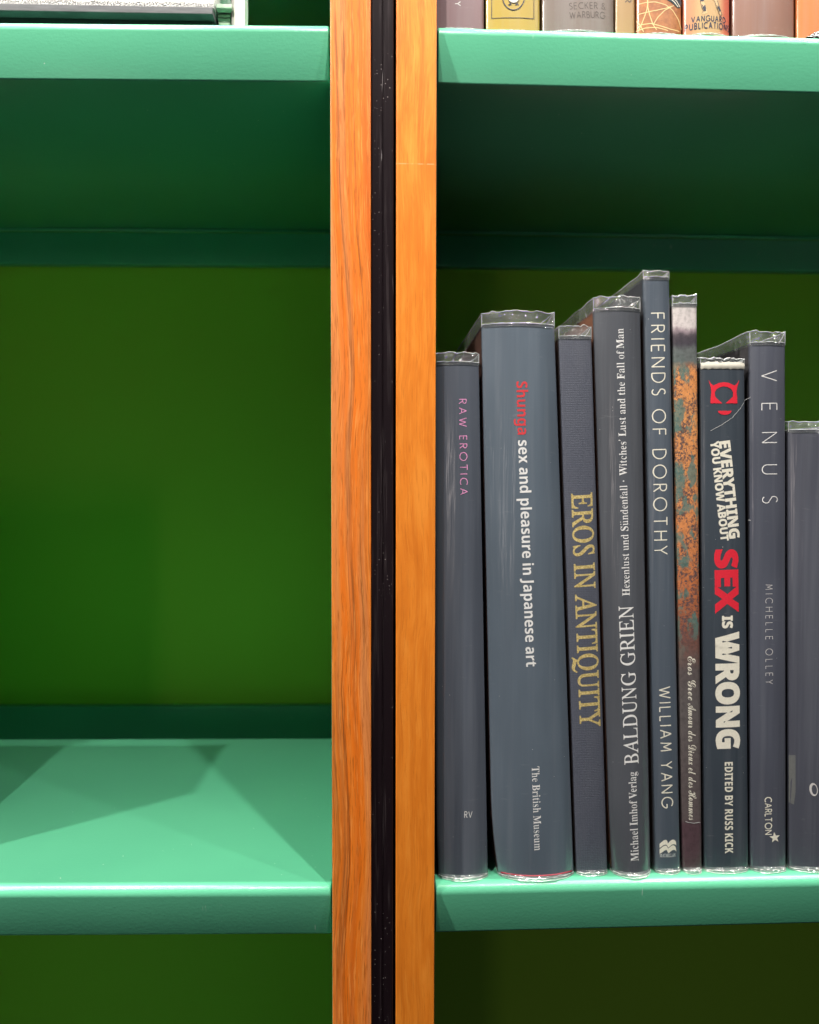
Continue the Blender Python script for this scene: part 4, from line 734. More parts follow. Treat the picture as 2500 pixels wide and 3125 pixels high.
        't': (296,[[36,127,77,167,109,205,140,252,215,377,300,380,251,295,296,295,289,273,236,273,188,193,146,117,113,55,103,28,105,22,111,20,140,33,190,75,203,62,144,13,116,0,87,-4,66,-1,51,9,41,25,38,44,45,74,57,101,83,148,47,113]]),
        'u': (396,[[359,62,299,10,277,0,254,-3,228,0,210,9,198,24,194,42,195,52,197,62,171,33,143,13,115,1,88,-3,67,0,51,9,40,24,37,42,48,79,81,144,62,127,48,113,36,127,73,162,109,201,207,207,137,83,122,55,118,37,120,29,128,27,150,39,186,77,228,133,267,201,365,207,284,64,267,30,269,24,276,21,302,35,346,75]]),
        'x': (304,[[38,127,49,138,64,154,85,174,112,195,137,205,150,200,160,185,166,161,169,127,169,117,181,154,197,182,215,201,234,207,253,204,264,194,267,177,265,166,259,156,249,150,238,148,220,154,212,172,194,143,182,110,174,75,171,44,174,29,184,24,210,37,253,75,267,62,211,14,188,4,167,0,140,5,120,21,107,46,102,79,79,37,58,12,39,-1,19,-5,4,-1,-6,8,-9,25,-1,47,8,54,21,56,41,50,47,42,49,32,78,63,100,106,108,145,106,155,100,158,84,147,69,132,52,113]]),
        ' ': (190,[]),
    },
    'sans': {
        'A': (464,[[0,0,169,482,293,482,463,0,354,0,319,114,144,114,109,0],[170,199,295,199,259,311,251,340,240,375,232,407,223,374,212,336,204,311]]),
        'B': (452,[[60,0,60,480,210,480,294,473,355,453,382,430,398,399,404,358,399,320,384,289,361,266,330,255,330,251,373,234,391,220,404,199,413,173,416,139,410,99,395,65,369,37,333,16,291,4,240,0],[162,289,221,289,258,293,282,304,295,321,300,345,294,368,279,384,253,393,216,396,162,396],[162,84,228,84,267,88,292,102,306,122,310,149,306,173,292,192,266,205,225,209,162,209]]),
        'C': (428,[[255,-7,187,1,133,24,91,61,62,110,45,170,39,239,46,307,65,367,97,417,141,455,177,472,218,483,264,486,335,477,404,453,371,370,317,392,290,399,264,402,228,397,198,382,175,358,157,325,147,285,144,238,151,171,172,120,195,97,226,83,264,78,323,85,386,103,386,18,324,-1]]),
        'D': (497,[[60,0,60,480,211,480,281,473,342,453,391,419,427,374,450,315,458,244,450,170,427,109,389,61,337,27,273,7,196,0],[162,84,206,84,270,94,316,123,343,173,353,242,349,290,337,329,318,359,291,380,257,392,216,396,162,396]]),
        'E': (377,[[60,0,60,480,336,480,336,396,162,396,162,291,324,291,324,208,162,208,162,84,336,84,336,0]]),
        'G': (487,[[262,-7,196,0,141,21,97,56,65,105,45,166,39,240,46,311,68,371,91,405,119,433,153,456,215,479,289,486,365,478,432,457,398,375,348,394,289,402,247,397,212,381,183,357,162,325,148,285,144,238,147,194,156,155,173,123,197,98,229,83,269,78,305,80,333,85,333,185,242,185,242,269,433,269,433,21,354,1]]),
        'H': (514,[[60,0,60,480,162,480,162,291,352,291,352,480,453,480,453,0,352,0,352,207,162,207,162,0]]),
        'I': (262,[[21,0,21,58,80,85,80,395,21,422,21,480,240,480,240,422,181,395,181,85,240,58,240,0]]),
        'J': (223,[[10,-141,-24,-139,-50,-134,-50,-49,-27,-54,-2,-56,30,-49,43,-39,52,-24,58,-1,60,30,60,480,162,480,162,31,157,-25,143,-69,120,-102,89,-124,52,-137]]),
        'K': (446,[[60,0,60,480,162,480,162,260,181,288,202,316,332,480,445,480,277,267,446,0,330,0,205,202,162,171,162,0]]),
        'N': (546,[[60,0,60,480,189,480,397,120,399,120,396,187,394,253,394,480,486,480,486,0,357,0,148,363,145,363,149,294,151,226,151,0]]),
        'O': (535,[[267,-7,218,-3,176,7,139,24,108,48,83,76,63,111,45,171,39,241,45,311,63,371,95,420,139,456,176,473,219,484,268,487,317,484,360,473,396,456,440,420,471,370,490,310,496,240,490,171,471,110,440,61,396,24,360,7,317,-3],[267,79,307,83,338,98,361,122,382,173,389,240,382,308,361,359,338,383,307,398,268,402,229,398,198,383,175,359,153,308,146,240,153,173,175,122,198,98,229,83]]),
        'R': (444,[[60,0,60,480,200,480,260,476,308,464,345,444,371,416,386,380,392,336,388,305,379,278,365,256,346,237,302,209,443,0,330,0,216,184,162,184,162,0],[162,267,195,267,238,271,267,283,283,304,289,333,283,362,266,382,236,393,193,396,162,396]]),
        'S': (371,[[167,-7,95,1,31,22,31,117,102,90,138,80,175,77,207,81,228,92,240,108,244,128,237,153,217,172,150,207,114,225,77,253,61,272,48,293,39,319,36,350,41,390,56,423,80,450,113,470,152,482,199,486,235,484,270,478,341,453,308,373,249,394,195,402,170,398,151,388,140,373,136,353,141,330,158,313,226,277,289,241,312,220,329,196,340,168,343,133,338,93,323,59,297,31,262,10,219,-2]]),
        'T': (389,[[144,0,144,395,13,395,13,480,375,480,375,395,245,395,245,0]]),
        'U': (508,[[252,-7,193,-1,145,15,107,42,79,78,63,121,57,171,57,480,158,480,158,186,165,136,183,103,213,85,255,79,297,85,327,105,344,138,349,187,349,480,451,480,451,169,445,122,429,80,401,44,363,16,313,-1]]),
        'V': (437,[[163,0,0,480,103,480,193,194,200,167,211,125,218,89,225,125,236,167,243,194,334,480,437,480,273,0]]),
        'W': (650,[[122,0,0,480,100,480,161,218,170,179,179,132,185,92,191,132,199,177,207,211,277,480,373,480,443,211,450,177,459,132,465,92,471,132,480,179,488,218,549,480,649,480,527,0,412,0,347,252,342,274,335,306,328,339,324,364,321,339,314,307,308,274,302,251,238,0]]),
        'X': (448,[[0,0,159,247,10,480,122,480,226,307,327,480,437,480,286,242,448,0,332,0,220,181,109,0]]),
        'Y': (420,[[159,0,159,183,0,480,110,480,210,282,310,480,419,480,260,187,260,0]]),
        'a': (406,[[142,-7,97,0,60,22,43,44,32,73,28,109,33,145,46,174,69,196,120,217,192,226,256,228,256,244,252,269,241,287,223,297,199,300,146,292,95,273,62,341,128,365,165,372,203,374,248,371,286,360,316,342,338,317,351,285,355,244,355,0,285,0,266,50,263,50,239,24,214,7,183,-3],[179,66,209,71,234,86,250,109,256,140,256,170,217,169,176,164,150,151,136,132,131,109,134,89,144,76,160,69]]),
        'd': (426,[[169,-7,130,-1,97,15,69,41,47,78,35,125,30,183,35,240,48,288,69,325,98,352,132,368,171,373,207,370,236,358,259,341,277,320,280,320,275,351,273,393,273,510,373,510,373,0,296,0,277,48,273,48,255,27,233,9,204,-3],[203,73,239,79,262,98,275,128,279,171,279,182,275,229,263,264,249,280,229,289,202,292,173,285,150,264,136,229,132,181,136,134,150,100,173,80]]),
        'e': (397,[[218,-7,166,-2,121,14,83,40,54,76,36,123,30,181,36,240,52,288,78,325,113,352,155,368,203,373,251,369,291,354,324,330,348,297,363,256,368,207,368,158,132,158,139,121,157,92,185,74,223,68,287,75,347,97,347,19,290,0],[134,225,274,225,269,256,257,280,235,297,204,302,178,298,156,283,141,259]]),
        'g': (426,[[189,-161,117,-156,52,-140,52,-60,122,-81,195,-88,238,-79,264,-51,273,-5,273,3,274,26,275,48,273,48,252,23,228,6,200,-4,169,-7,128,-1,94,16,67,43,46,81,34,127,30,183,34,238,47,285,68,323,96,351,131,368,171,373,213,367,249,350,277,320,280,320,288,367,373,367,373,-1,368,-49,352,-89,326,-120,291,-143,245,-157],[204,72,237,77,261,94,275,124,279,170,279,182,275,233,261,267,238,286,203,292,164,280,140,243,132,181,137,133,150,99,173,79]]),
        'h': (442,[[52,0,52,510,152,510,152,406,151,355,148,320,153,320,173,344,198,361,227,370,259,373,296,370,328,359,355,342,375,316,387,282,391,239,391,0,291,0,291,214,284,258,265,285,232,293,205,290,184,280,170,262,157,224,152,173,152,0]]),
        'i': (205,[[103,412,82,415,64,423,52,438,48,461,52,485,64,500,82,508,103,510,123,508,141,500,153,485,157,461,153,438,141,423,123,415],[52,0,52,367,152,367,152,0]]),
        'l': (205,[[52,0,52,510,152,510,152,0]]),
        'n': (442,[[52,0,52,367,129,367,142,320,148,320,168,344,196,361,227,370,261,373,297,370,329,359,355,342,375,316,387,282,391,239,391,0,291,0,291,214,287,249,277,274,258,289,232,293,204,290,184,280,169,262,157,224,152,173,152,0]]),
        'p': (426,[[52,-161,52,367,134,367,148,319,152,319,170,340,192,357,221,369,257,373,295,368,328,352,357,325,378,288,391,241,395,184,390,127,377,79,355,42,326,15,293,-1,254,-7,218,-3,191,8,152,40,147,40,152,-13,152,-161],[226,75,255,82,276,103,289,138,293,185,285,245,262,281,224,293,191,287,170,269,157,239,152,195,152,185,156,138,168,103,182,87,201,78]]),
        'r': (305,[[52,0,52,367,128,367,143,305,148,305,167,331,192,353,222,368,257,373,275,373,291,371,283,277,270,279,254,280,229,278,205,271,184,259,167,242,156,218,152,187,152,0]]),
        's': (334,[[152,-7,86,-2,31,15,31,97,95,75,155,66,180,69,197,75,206,85,210,98,204,115,183,132,130,156,74,185,55,201,41,220,33,243,30,271,35,303,48,328,70,348,116,367,175,373,240,367,304,345,274,273,223,292,174,300,149,297,135,289,130,275,135,260,157,244,206,223,261,196,281,181,296,162,305,139,308,109,304,75,291,46,269,23,238,7,199,-3]]),
        't': (292,[[178,-7,147,-4,119,4,96,19,78,41,67,73,63,115,63,291,15,291,15,334,71,367,99,445,163,445,163,367,266,367,266,291,163,291,163,115,166,97,175,84,189,76,207,73,239,77,270,85,270,10,230,-2]]),
        'u': (442,[[181,-7,144,-3,112,7,86,25,66,51,54,85,50,128,50,367,150,367,150,152,154,118,165,93,183,78,210,73,237,77,258,87,272,104,285,142,289,194,289,367,389,367,389,0,312,0,299,47,293,47,273,23,245,6,214,-4]]),
        'x': (389,[[3,0,128,187,9,367,123,367,194,250,266,367,379,367,260,187,385,0,271,0,194,126,117,0]]),
        ' ': (174,[]),
    },
}


def glyph_polys(code):
    return [[(v[i] / 1000, v[i + 1] / 1000) for i in range(0, len(v), 2)] for v in code]

def area(p):
    return 0.5 * sum(p[i][0] * p[(i + 1) % len(p)][1] - p[(i + 1) % len(p)][0] * p[i][1] for i in range(len(p)))

def thin(polys, amt, xonly):
    """draw outlines in (amt > 0) or out (amt < 0)"""
    if abs(amt) < 1e-6:
        return polys
    big = max(polys, key=lambda p: abs(area(p)))
    sgn = 1 if area(big) > 0 else -1
    res = []
    for p in polys:
        n = len(p)
        q = []
        for i in range(n):
            a, b, c = Vector(p[i - 1]), Vector(p[i]), Vector(p[(i + 1) % n])
            d1, d2 = (b - a), (c - b)
            if d1.length < 1e-6 or d2.length < 1e-6:
                q.append(p[i]); continue
            d1.normalize(); d2.normalize()
            n1, n2 = Vector((-d1.y, d1.x)), Vector((-d2.y, d2.x))
            s = n1 + n2
            k = s.length_squared
            mv = s * (2 / k) if k > 0.6 else s * (2 / 0.6)
            mv *= amt * sgn
            q.append((b.x + mv.x, b.y + (0 if xonly else mv.y)))
        res.append(q)
    return res

# a drawn line alphabet for the thin capitals: unit cap height, centre lines
def arc(cx, cy, rx, ry, a0, a1, n=14):
    return [(cx + rx * math.cos(math.radians(a0 + (a1 - a0) * i / n)), cy + ry * math.sin(math.radians(a0 + (a1 - a0) * i / n))) for i in range(n + 1)]
LINE = {
    'A': (.72, [[(0, 0), (.36, 1)], [(.36, 1), (.72, 0)], [(.13, .34), (.59, .34)]]),
    'B': (.50, [[(0, 0), (0, 1)], [(0, 1), (.22, 1)] + arc(.22, .76, .22, .24, 90, -90) + [(0, .52)], [(0, .52), (.24, .52)] + arc(.24, .26, .26, .26, 90, -90) + [(0, 0)]]),
    'C': (.78, [arc(.5, .5, .5, .5, 52, 308, 24)]),
    'D': (.70, [[(0, 0), (0, 1)], [(0, 1), (.2, 1)] + arc(.2, .5, .5, .5, 90, -90, 20) + [(0, 0)]]),
    'E': (.46, [[(0, 0), (0, 1)], [(0, 1), (.46, 1)], [(0, .53), (.42, .53)], [(0, 0), (.46, 0)]]),
    'F': (.44, [[(0, 0), (0, 1)], [(0, 1), (.44, 1)], [(0, .52), (.40, .52)]]),
    'G': (.88, [arc(.5, .5, .5, .5, 48, 345, 24) + [(.97, .46)], [(.62, .46), (.97, .46)]]),
    'H': (.66, [[(0, 0), (0, 1)], [(.66, 0), (.66, 1)], [(0, .53), (.66, .53)]]),
    'I': (.0, [[(0, 0), (0, 1)]]),
    'K': (.54, [[(0, 0), (0, 1)], [(.50, 1), (0, .46)], [(.14, .60), (.54, 0)]]),
    'L': (.42, [[(0, 1), (0, 0)], [(0, 0), (.42, 0)]]),
    'M': (.80, [[(.04, 0), (.10, 1)], [(.10, 1), (.40, .25)], [(.40, .25), (.70, 1)], [(.70, 1), (.76, 0)]]),
    'N': (.68, [[(0, 0), (0, 1)], [(0, 1), (.68, 0)], [(.68, 0), (.68, 1)]]),
    'O': (1.0, [arc(.5, .5, .5, .5, 0, 360, 32)]),
    'P': (.48, [[(0, 0), (0, 1)], [(0, 1), (.22, 1)] + arc(.22, .74, .26, .26, 90, -90) + [(0, .48)]]),
    'Q': (1.0, [arc(.5, .5, .5, .5, 0, 360, 32), [(.55, .28), (.95, -.10)]]),
    'R': (.54, [[(0, 0), (0, 1)], [(0, 1), (.24, 1)] + arc(.24, .75, .25, .25, 90, -90) + [(0, .50)], [(.20, .50), (.54, 0)]]),
    'S': (.46, [arc(.24, .755, .215, .245, 40, 215, 12) + [(.14, .58), (.32, .45)] + arc(.235, .255, .225, .255, 38, -145, 12)]),
    'T': (.62, [[(.31, 0), (.31, 1)], [(0, 1), (.62, 1)]]),
    'U': (.62, [[(0, 1), (0, .31)] + arc(.31, .31, .31, .31, 180, 360, 16) + [(.62, 1)]]),
    'V': (.68, [[(0, 1), (.34, 0)], [(.34, 0), (.68, 1)]]),
    'W': (1.02, [[(0, 1), (.27, 0)], [(.27, 0), (.51, .92)], [(.51, .92), (.75, 0)], [(.75, 0), (1.02, 1)]]),
    'Y': (.62, [[(0, 1), (.31, .48)], [(.62, 1), (.31, .48)], [(.31, .48), (.31, 0)]]),
    '&': (.62, [[(.60, 0), (.12, .70)] + arc(.28, .82, .17, .17, 205, -20, 12) + [(.06, .34)] + arc(.24, .23, .22, .23, 150, 330, 12) + [(.58, .48)]]),
}

def stroke(pts, w):
    n = len(pts)
    A, B = [], []
    closed = (Vector(pts[0]) - Vector(pts[-1])).length < 1e-4
    for i in range(n):
        if closed and i in (0, n - 1):
            d1 = Vector(pts[-1]) - Vector(pts[-2]); d2 = Vector(pts[1]) - Vector(pts[0])
        else:
            d1 = Vector(pts[i]) - Vector(pts[max(i - 1, 0)]); d2 = Vector(pts[min(i + 1, n - 1)]) - Vector(pts[i])
        if d1.length < 1e-6: d1 = d2
        if d2.length < 1e-6: d2 = d1
        d1 = d1.normalized(); d2 = d2.normalized()
        s = Vector((-d1.y - d2.y, d1.x + d2.x))
        k = max(s.length_squared, 0.8)
        nv = s * (2 / k) * (w / 2)
        p = Vector(pts[i])
        A.append(p + nv); B.append(p - nv)
    return [[A[i], A[i + 1], B[i + 1], B[i]] for i in range(n - 1)]

CAPS = {'serif': 0.453, 'roman': 0.453, 'script': 0.47, 'sans': 0.493}

def fill_polys(polys):
    cu = bpy.data.curves.new('outline', 'CURVE')
    cu.dimensions = '2D'
    cu.fill_mode = 'BOTH'
    for p in polys:
        sp = cu.splines.new('POLY')
        sp.points.add(len(p) - 1)
        for q, xy in zip(sp.points, p):
            q.co = (xy[0], xy[1], 0, 1)
        sp.use_cyclic_u = True
    ob = bpy.data.objects.new('outline', cu)
    me = bpy.data.meshes.new_from_object(ob)
    vs = [tuple(v.co.xy) for v in me.vertices]
    fs = [tuple(p.vertices) for p in me.polygons]
    bpy.data.objects.remove(ob); bpy.data.curves.remove(cu); bpy.data.meshes.remove(me)
    return vs, fs

def layout(font, text, track, weight):
    """faces of a line of lettering: list of (verts, faces, layer) with cap height 1"""
    out = []
    x = 0.0
    layer = 0
    if font == 'gill':
        for ch in text:
            if ch == ' ':
                x += 0.34 + track; continue
            wd, strokes = LINE[ch]
            for s in strokes:
                pts = [(x + weight / 2 + px, weight / 2 + py * (1 - weight)) for px, py in s]
                qs = stroke(pts, weight)
                vs, fs = [], []
                for q in qs:
                    fs.append(tuple(range(len(vs), len(vs) + 4)))
                    vs += [tuple(v) for v in q]
                out.append((vs, fs, layer % 4)); layer += 1
            x += wd + weight + 0.10 + track
        return out
    tab = GLYPHS[font]
    cap = CAPS[font]
    for ch in text:
        if ch == ':':
            continue
        if ch == '*':
            c = [(x + .09 + .05 * math.cos(a * .7854), .22 + .05 * math.sin(a * .7854)) for a in range(8)]
            out.append((*fill_polys([[(a / cap, b / cap) for a, b in c]]), 0)); x += .30; continue
        if ch == "'":
            c = [(x + .03, .46), (x + .09, .46), (x + .095, .40), (x + .05, .33), (x + .035, .34), (x + .06, .39), (x + .03, .40)]
            out.append((*fill_polys([[(a / cap, b / cap) for a, b in c]]), 0)); x += .13; continue
        adv, code = tab[ch]
        if code:
            polys = glyph_polys(code)
            if font == 'roman':                                   # upright capitals
                polys = [[(px - 0.29 * py, py) for px, py in p] for p in polys]
            if font == 'serif':
                if ch in 'abcdefghilmnorstu':
                    polys = thin(polys, weight, True)
            elif weight:
                polys = thin(polys, weight * 0.5 if font != 'serif' else weight, False)
            vs, fs = fill_polys([[((px + x) / cap, py / cap) for px, py in p] for p in polys])
            out.append((vs, fs, 0))
            if ch == 'u' and text[max(0, text.find(':'))+1:text.find(':')+2] == 'u' and ':' in text and abs(x - UML.get(text, -1)) < 1e-6:
                for dx in (.10, .26):
                    c = [(x + dx + .035 * math.cos(a * .7854), .45 + .035 * math.sin(a * .7854)) for a in range(8)]
                    out.append((*fill_polys([[(a / cap, b / cap) for a, b in c]]), 0))
        x += adv / 1000 + track * 0.5
    return out
UML = {}
def prep_umlaut(font, text, track):
    if ':' not in text:
        return
    x = 0.0
    for ch in text[:text.find(':')]:
        if ch == '*': x += .30
        elif ch == "'": x += .13
        else: x += GLYPHS[font][ch][0] / 1000 + track * 0.5
    UML[text] = x

# ---------------------------------------------------------------- books
YE = 11.0
class Book:
    def __init__(self, key, name, label, spine_mat, cover_mat, depth=185.0, rim=0.26, group=None, crumple=1.0, film=True, seed=0):
        b = BOOKS[key]
        self.b = b
        self.key = key
        self.seed = seed
        self.depth = depth
        self.ox, self.oz = b['xbl'], b['zb'] - 1.2
        cz = Vector((self.ox / 1000, YE / 1000, self.oz / 1000))
        w = Matrix.Rotation(ROT, 3, 'Z') @ cz + Vector((XB, 0, 0))
        self.root = empty(name, w, ROT)
        tag(self.root, label, 'book', group)
        self.spine(spine_mat)
        self.cover(cover_mat)
        self.pages()
        if film:
            self.film(rim, crumple)
    def L(self, x, y, z):                       # case millimetres -> metres in the book's own frame
        return Vector(((x - self.ox) / 1000, (y - YE) / 1000, (z - self.oz) / 1000))
    def edges(self, z):
        b = self.b
        t = (z - b['zb']) / (b['zt'] - b['zb'])
        xl = b['xbl'] + (b['xtl'] - b['xbl']) * t
        xr = b['xbr'] + (b['xtr'] - b['xbr']) * t
        if b['tap'] and t < 0.16:
            s = 1 - max(t, 0) / 0.16
            xl += b['tap'] * s * s
        return xl + 0.35, xr - 0.35
    def surf_y(self, x, z):
        xl, xr = self.edges(z)
        u = min(max((x - xl) / (xr - xl), 0), 1)
        y = YE - self.b['bul'] * (1 - abs(2 * u - 1) ** 2.2)
        e = min(u, 1 - u) * (xr - xl)           # the hinge rolls over at each side
        if e < 1.2:
            y += 0.55 * (1 - e / 1.2) ** 2
        return y
    def point(self, x, z, off=0.0):
        return self.L(x, self.surf_y(x, z) - off, z)
    def spine(self, mat):
        b = self.b
        bm = bmesh.new()
        nu, nz = 26, 48
        us = [0.5 - 0.5 * math.cos(math.pi * i / nu) for i in range(nu + 1)]
        front, back = [], []
        for j in range(nz + 1):
            tz = j / nz
            z = b['zb'] + (b['zt'] - b['zb']) * tz
            xl, xr = self.edges(z)
            fr, bk = [], []
            for u in us:
                x = xl + (xr - xl) * u
                dz = 0.35 * noise.noise(Vector((x * 0.12, self.seed * 3.1, 0))) if j in (0, nz) else 0
                fr.append(bm.verts.new(self.L(x, self.surf_y(x, z), z + dz)))
                bk.append(bm.verts.new(self.L(x, YE + 2.4, z + dz)))
            front.append(fr); back.append(bk)
        for j in range(nz):
            for i in range(nu):
                bm.faces.new((front[j][i], front[j][i + 1], front[j + 1][i + 1], front[j + 1][i]))
                bm.faces.new((back[j][i + 1], back[j][i], back[j + 1][i], back[j + 1][i + 1]))
            bm.faces.new((front[j][0], front[j + 1][0], back[j + 1][0], back[j][0]))
            bm.faces.new((front[j + 1][nu], front[j][nu], back[j][nu], back[j + 1][nu]))
        for i in range(nu):
            bm.faces.new((front[0][i + 1], front[0][i], back[0][i], back[0][i + 1]))
            bm.faces.new((front[nz][i], front[nz][i + 1], back[nz][i + 1], back[nz][i]))
        self.spine_ob = bm_obj('spine', bm, self.root, [mat], True)
        md = self.spine_ob.modifiers.new('sharp', 'EDGE_SPLIT')
        md.split_angle = math.radians(50)
    def slab(self, bm, fa, fb, y0, y1, z0, z1, n=10):
        rings = []
        for j in range(n + 1):
            z = z0 + (z1 - z0) * j / n
            xa, xb = fa(z), fb(z)
            rings.append([bm.verts.new(self.L(*p)) for p in ((xa, y0, z), (xb, y0, z), (xb, y1, z), (xa, y1, z))])
        for j in range(n):
            for k in range(4):
                bm.faces.new((rings[j][k], rings[j][(k + 1) % 4], rings[j + 1][(k + 1) % 4], rings[j + 1][k]))
        bm.faces.new(rings[0][::-1]); bm.faces.new(rings[-1])
    def cover(self, mat):
        b = self.b
        bm = bmesh.new()
        e = self.edges
        t = min(2.2, (b['xbr'] - b['xbl']) * 0.14)
        self.slab(bm, lambda z: e(z)[0] + .05, lambda z: e(z)[0] + t, YE + 2.5, YE + self.depth, b['zb'] + .3, b['zt'] - .3)
        self.slab(bm, lambda z: e(z)[1] - t, lambda z: e(z)[1] - .05, YE + 2.5, YE + self.depth, b['zb'] + .3, b['zt'] - .3)
        bm_obj('cover', bm, self.root, [mat])
        self.t = t
    def pages(self):
        b = self.b
        bm = bmesh.new()
        e = self.edges
        self.slab(bm, lambda z: e(z)[0] + self.t + .1, lambda z: e(z)[1] - self.t - .1, YE + 3.0, YE + self.depth - 4, b['zb'] + 3, b['zt'] - 3.5)
        bm_obj('page_block', bm, self.root, [M_PAPER])
    def film(self, rim, crumple):
        b = self.b
        rnd = random.Random(self.seed * 7 + 1)
        bm = bmesh.new()
        zt, zb = b['zt'], b['zb']
        ns, nb = 22, 9
        def prof(z, off, flare=0.0):
            xl, xr = self.edges(min(z, zt))
            pts = []
            for i in range(nb):
                f = 1 - i / nb
                pts.append((xl - off * (0.35 + .65 * f), YE + 1.5 + (self.depth * 0.92) * f * f, z, 0))
            for i in range(ns + 1):
                u = i / ns
                x = xl + (xr - xl) * u
                pts.append((x, self.surf_y(x, min(max(z, zb), zt)) - off - flare * math.sin(math.pi * min(max(u * 1.06 - .03, 0), 1)) ** 0.5, z, 1))
            for i in range(nb):
                f = (i + 1) / nb
                pts.append((xr + off * (0.35 + .65 * f), YE + 1.5 + (self.depth * 0.92) * f * f, z, 0))
            return pts
        zs = [zt - 1.6, zt - 1.0, zt - .4, zt + b['film'] * .35, zt + b['film'] * .7, zt + b['film']]
        rows = []
        for j, z in enumerate(zs):
            k = max(0, j - 2) / 3.0
            row = []
            for q, (x, y, zz, sp) in enumerate(prof(z, 0.25 + 0.25 * k)):
                s = x * 0.16 + y * 0.05
                jag = noise.noise(Vector((s * 1.7, self.seed * 5.3, 2.0))) * 1.0 + noise.noise(Vector((s * 5.0, self.seed, 9.0))) * .5
                inw = noise.noise(Vector((s * 2.2, self.seed * 2.7, 5.0))) * .9
                row.append(Vector((x + inw * k * .9 * crumple * (0.3 if sp else 1), y + (inw + .4) * k * 1.2 * crumple * (1 if sp else 0.1), zz + jag * k * 1.15 * crumple)))
            rows.append(row)
        vr = [[bm.verts.new(self.L(*p)) for p in row] for row in rows]
        for j in range(len(vr) - 1):
            for i in range(len(vr[0]) - 1):
                f = bm.faces.new((vr[j][i], vr[j][i + 1], vr[j + 1][i + 1], vr[j + 1][i]))
                f.smooth = True
        top = [self.L(*p) for p in rows[-1]]
        tube(bm, top, lambda i: rim / 1000 * (0.65 + .7 * abs(noise.noise(Vector((i * .7, self.seed * 1.3, 0))) * 2)), 1)
        # highlight on the printed jacket's lip, shaped as a pale bead under the wrapper
        lip = [self.L(p.x, p.y - .05, zt + .15 + .45 * noise.noise(Vector((p.x * .45, self.seed, 3)))) for p in rows[2][nb:nb + ns + 1]]
        tube(bm, lip, lambda i: .16 / 1000 * (0.5 + abs(noise.noise(Vector((i * .5, self.seed * 2.3, 0))) * 3)), 1)
        # upright fold at each hinge and the diagonal tuck at one corner
        for c in (nb, nb + ns):
            tube(bm, [self.L(*rows[j][c]) for j in range(1, len(rows))], .13 / 1000, 1)
        a = rows[-1][nb + ns]; c = rows[2][nb + int(ns * .78)]
        tube(bm, [self.L(*(a.lerp(c, f) + Vector((0, -.25, .25 * math.sin(f * 9))))) for f in (0, .25, .5, .75, 1)], .12 / 1000, 1)
        me = bpy.data.meshes.new('plastic_cover')
        bm.to_mesh(me); bm.free()
        link_mesh('plastic_cover', me, self.root, [M_FILM, M_EDGE])
        bm = bmesh.new()
        # hem: the wrapper reaches the shelf and spreads a little in front of the foot
        rows = []
        for z, off, fl in ((zb + 1.4, .22, 0), (zb + 1.0, .30, .2), (zb + .5, .45, .9), (self.oz + .35, .6, 2.0 * crumple)):
            rows.append([Vector((x, y + noise.noise(Vector((x * .3, self.seed, z))) * .35 * fl, zz)) for (x, y, zz, sp) in prof(z, off, fl)[nb - 3:nb + ns + 4]])
        vr = [[bm.verts.new(self.L(*p)) for p in row] for row in rows]
        for j in range(len(vr) - 1):
            for i in range(len(vr[0]) - 1):
                f = bm.faces.new((vr[j][i], vr[j + 1][i], vr[j + 1][i + 1], vr[j][i + 1]))
                f.smooth = True
        tube(bm, [self.L(*p) + Vector((0, 0, .00012)) for p in rows[-1]], .10 / 1000, 1)
        lo = [self.L(p.x, p.y - .1, zb + .25 + .4 * noise.noise(Vector((p.x * .5, self.seed, 8)))) for p in rows[2][3:-3]]
        tube(bm, lo, lambda i: .12 / 1000 * (0.35 + abs(noise.noise(Vector((i * .45, self.seed * 4.1, 0))) * 3)), 1)
        me = bpy.data.meshes.new('plastic_hem')
        bm.to_mesh(me); bm.free()
        link_mesh('plastic_hem', me, self.root, [M_FILM, M_EDGE])
    def press(self, name, pieces, mat, lift=0.05, parent=None, label=None):
        """lay flat faces (x, z in case millimetres) on the curved spine"""
        bm = bmesh.new()
        for vs, fs, layer in pieces:
            verts = [bm.verts.new((p[0], 0, p[1])) for p in vs]
            for v in verts:
                v.co.y = layer
            for f in fs:
                try:
                    bm.faces.new([verts[i] for i in f])
                except ValueError:
                    pass
        xl, xr = self.edges(self.b['zb'] + 60)
        lo = min(v.co.x for v in bm.verts); hi = max(v.co.x for v in bm.verts)
        step = 0.9 if self.b['bul'] > 1 else 4
        x = lo + step
        while x < hi - .1:
            bmesh.ops.bisect_plane(bm, geom=bm.verts[:] + bm.edges[:] + bm.faces[:], plane_co=(x, 0, 0), plane_no=(1, 0, 0))
            x += step
        for v in bm.verts:
            v.co = self.point(v.co.x, v.co.z, lift + 0.012 * v.co.y)
        me = bpy.data.meshes.new(name)
        bm.to_mesh(me); bm.free()
        # face the reader
        for p in me.polygons:
            if p.normal.y > 0:
                p.flip()
        o = link_mesh(name, me, parent or self.root, [mat])
        if label:
            o['label'] = label
        return o

def typeset(book, name, lines):
    """one lettering part from one or more lines (font, text, start, end, cap, track, weight)"""
    pieces = []
    for k, (font, text, s, e, cap, track, weight) in enumerate(lines):
        prep_umlaut(font, text, track)
        lay = layout(font, text, track, weight)
        xs = [v[0] for vs, fs, l in lay for v in vs]
        x0, x1 = min(xs), max(xs)
        s, e = Vector(s), Vector(e)
        d = e - s
        L = d.length
        d.normalize()
        upv = Vector((-d.y, d.x))
        for vs, fs, l in lay:
            pieces.append(([tuple(s + d * ((v[0] - x0) / (x1 - x0) * L) + upv * (v[1] * cap)) for v in vs], fs, l + 5 * k if font == 'gill' else l))
    return pieces

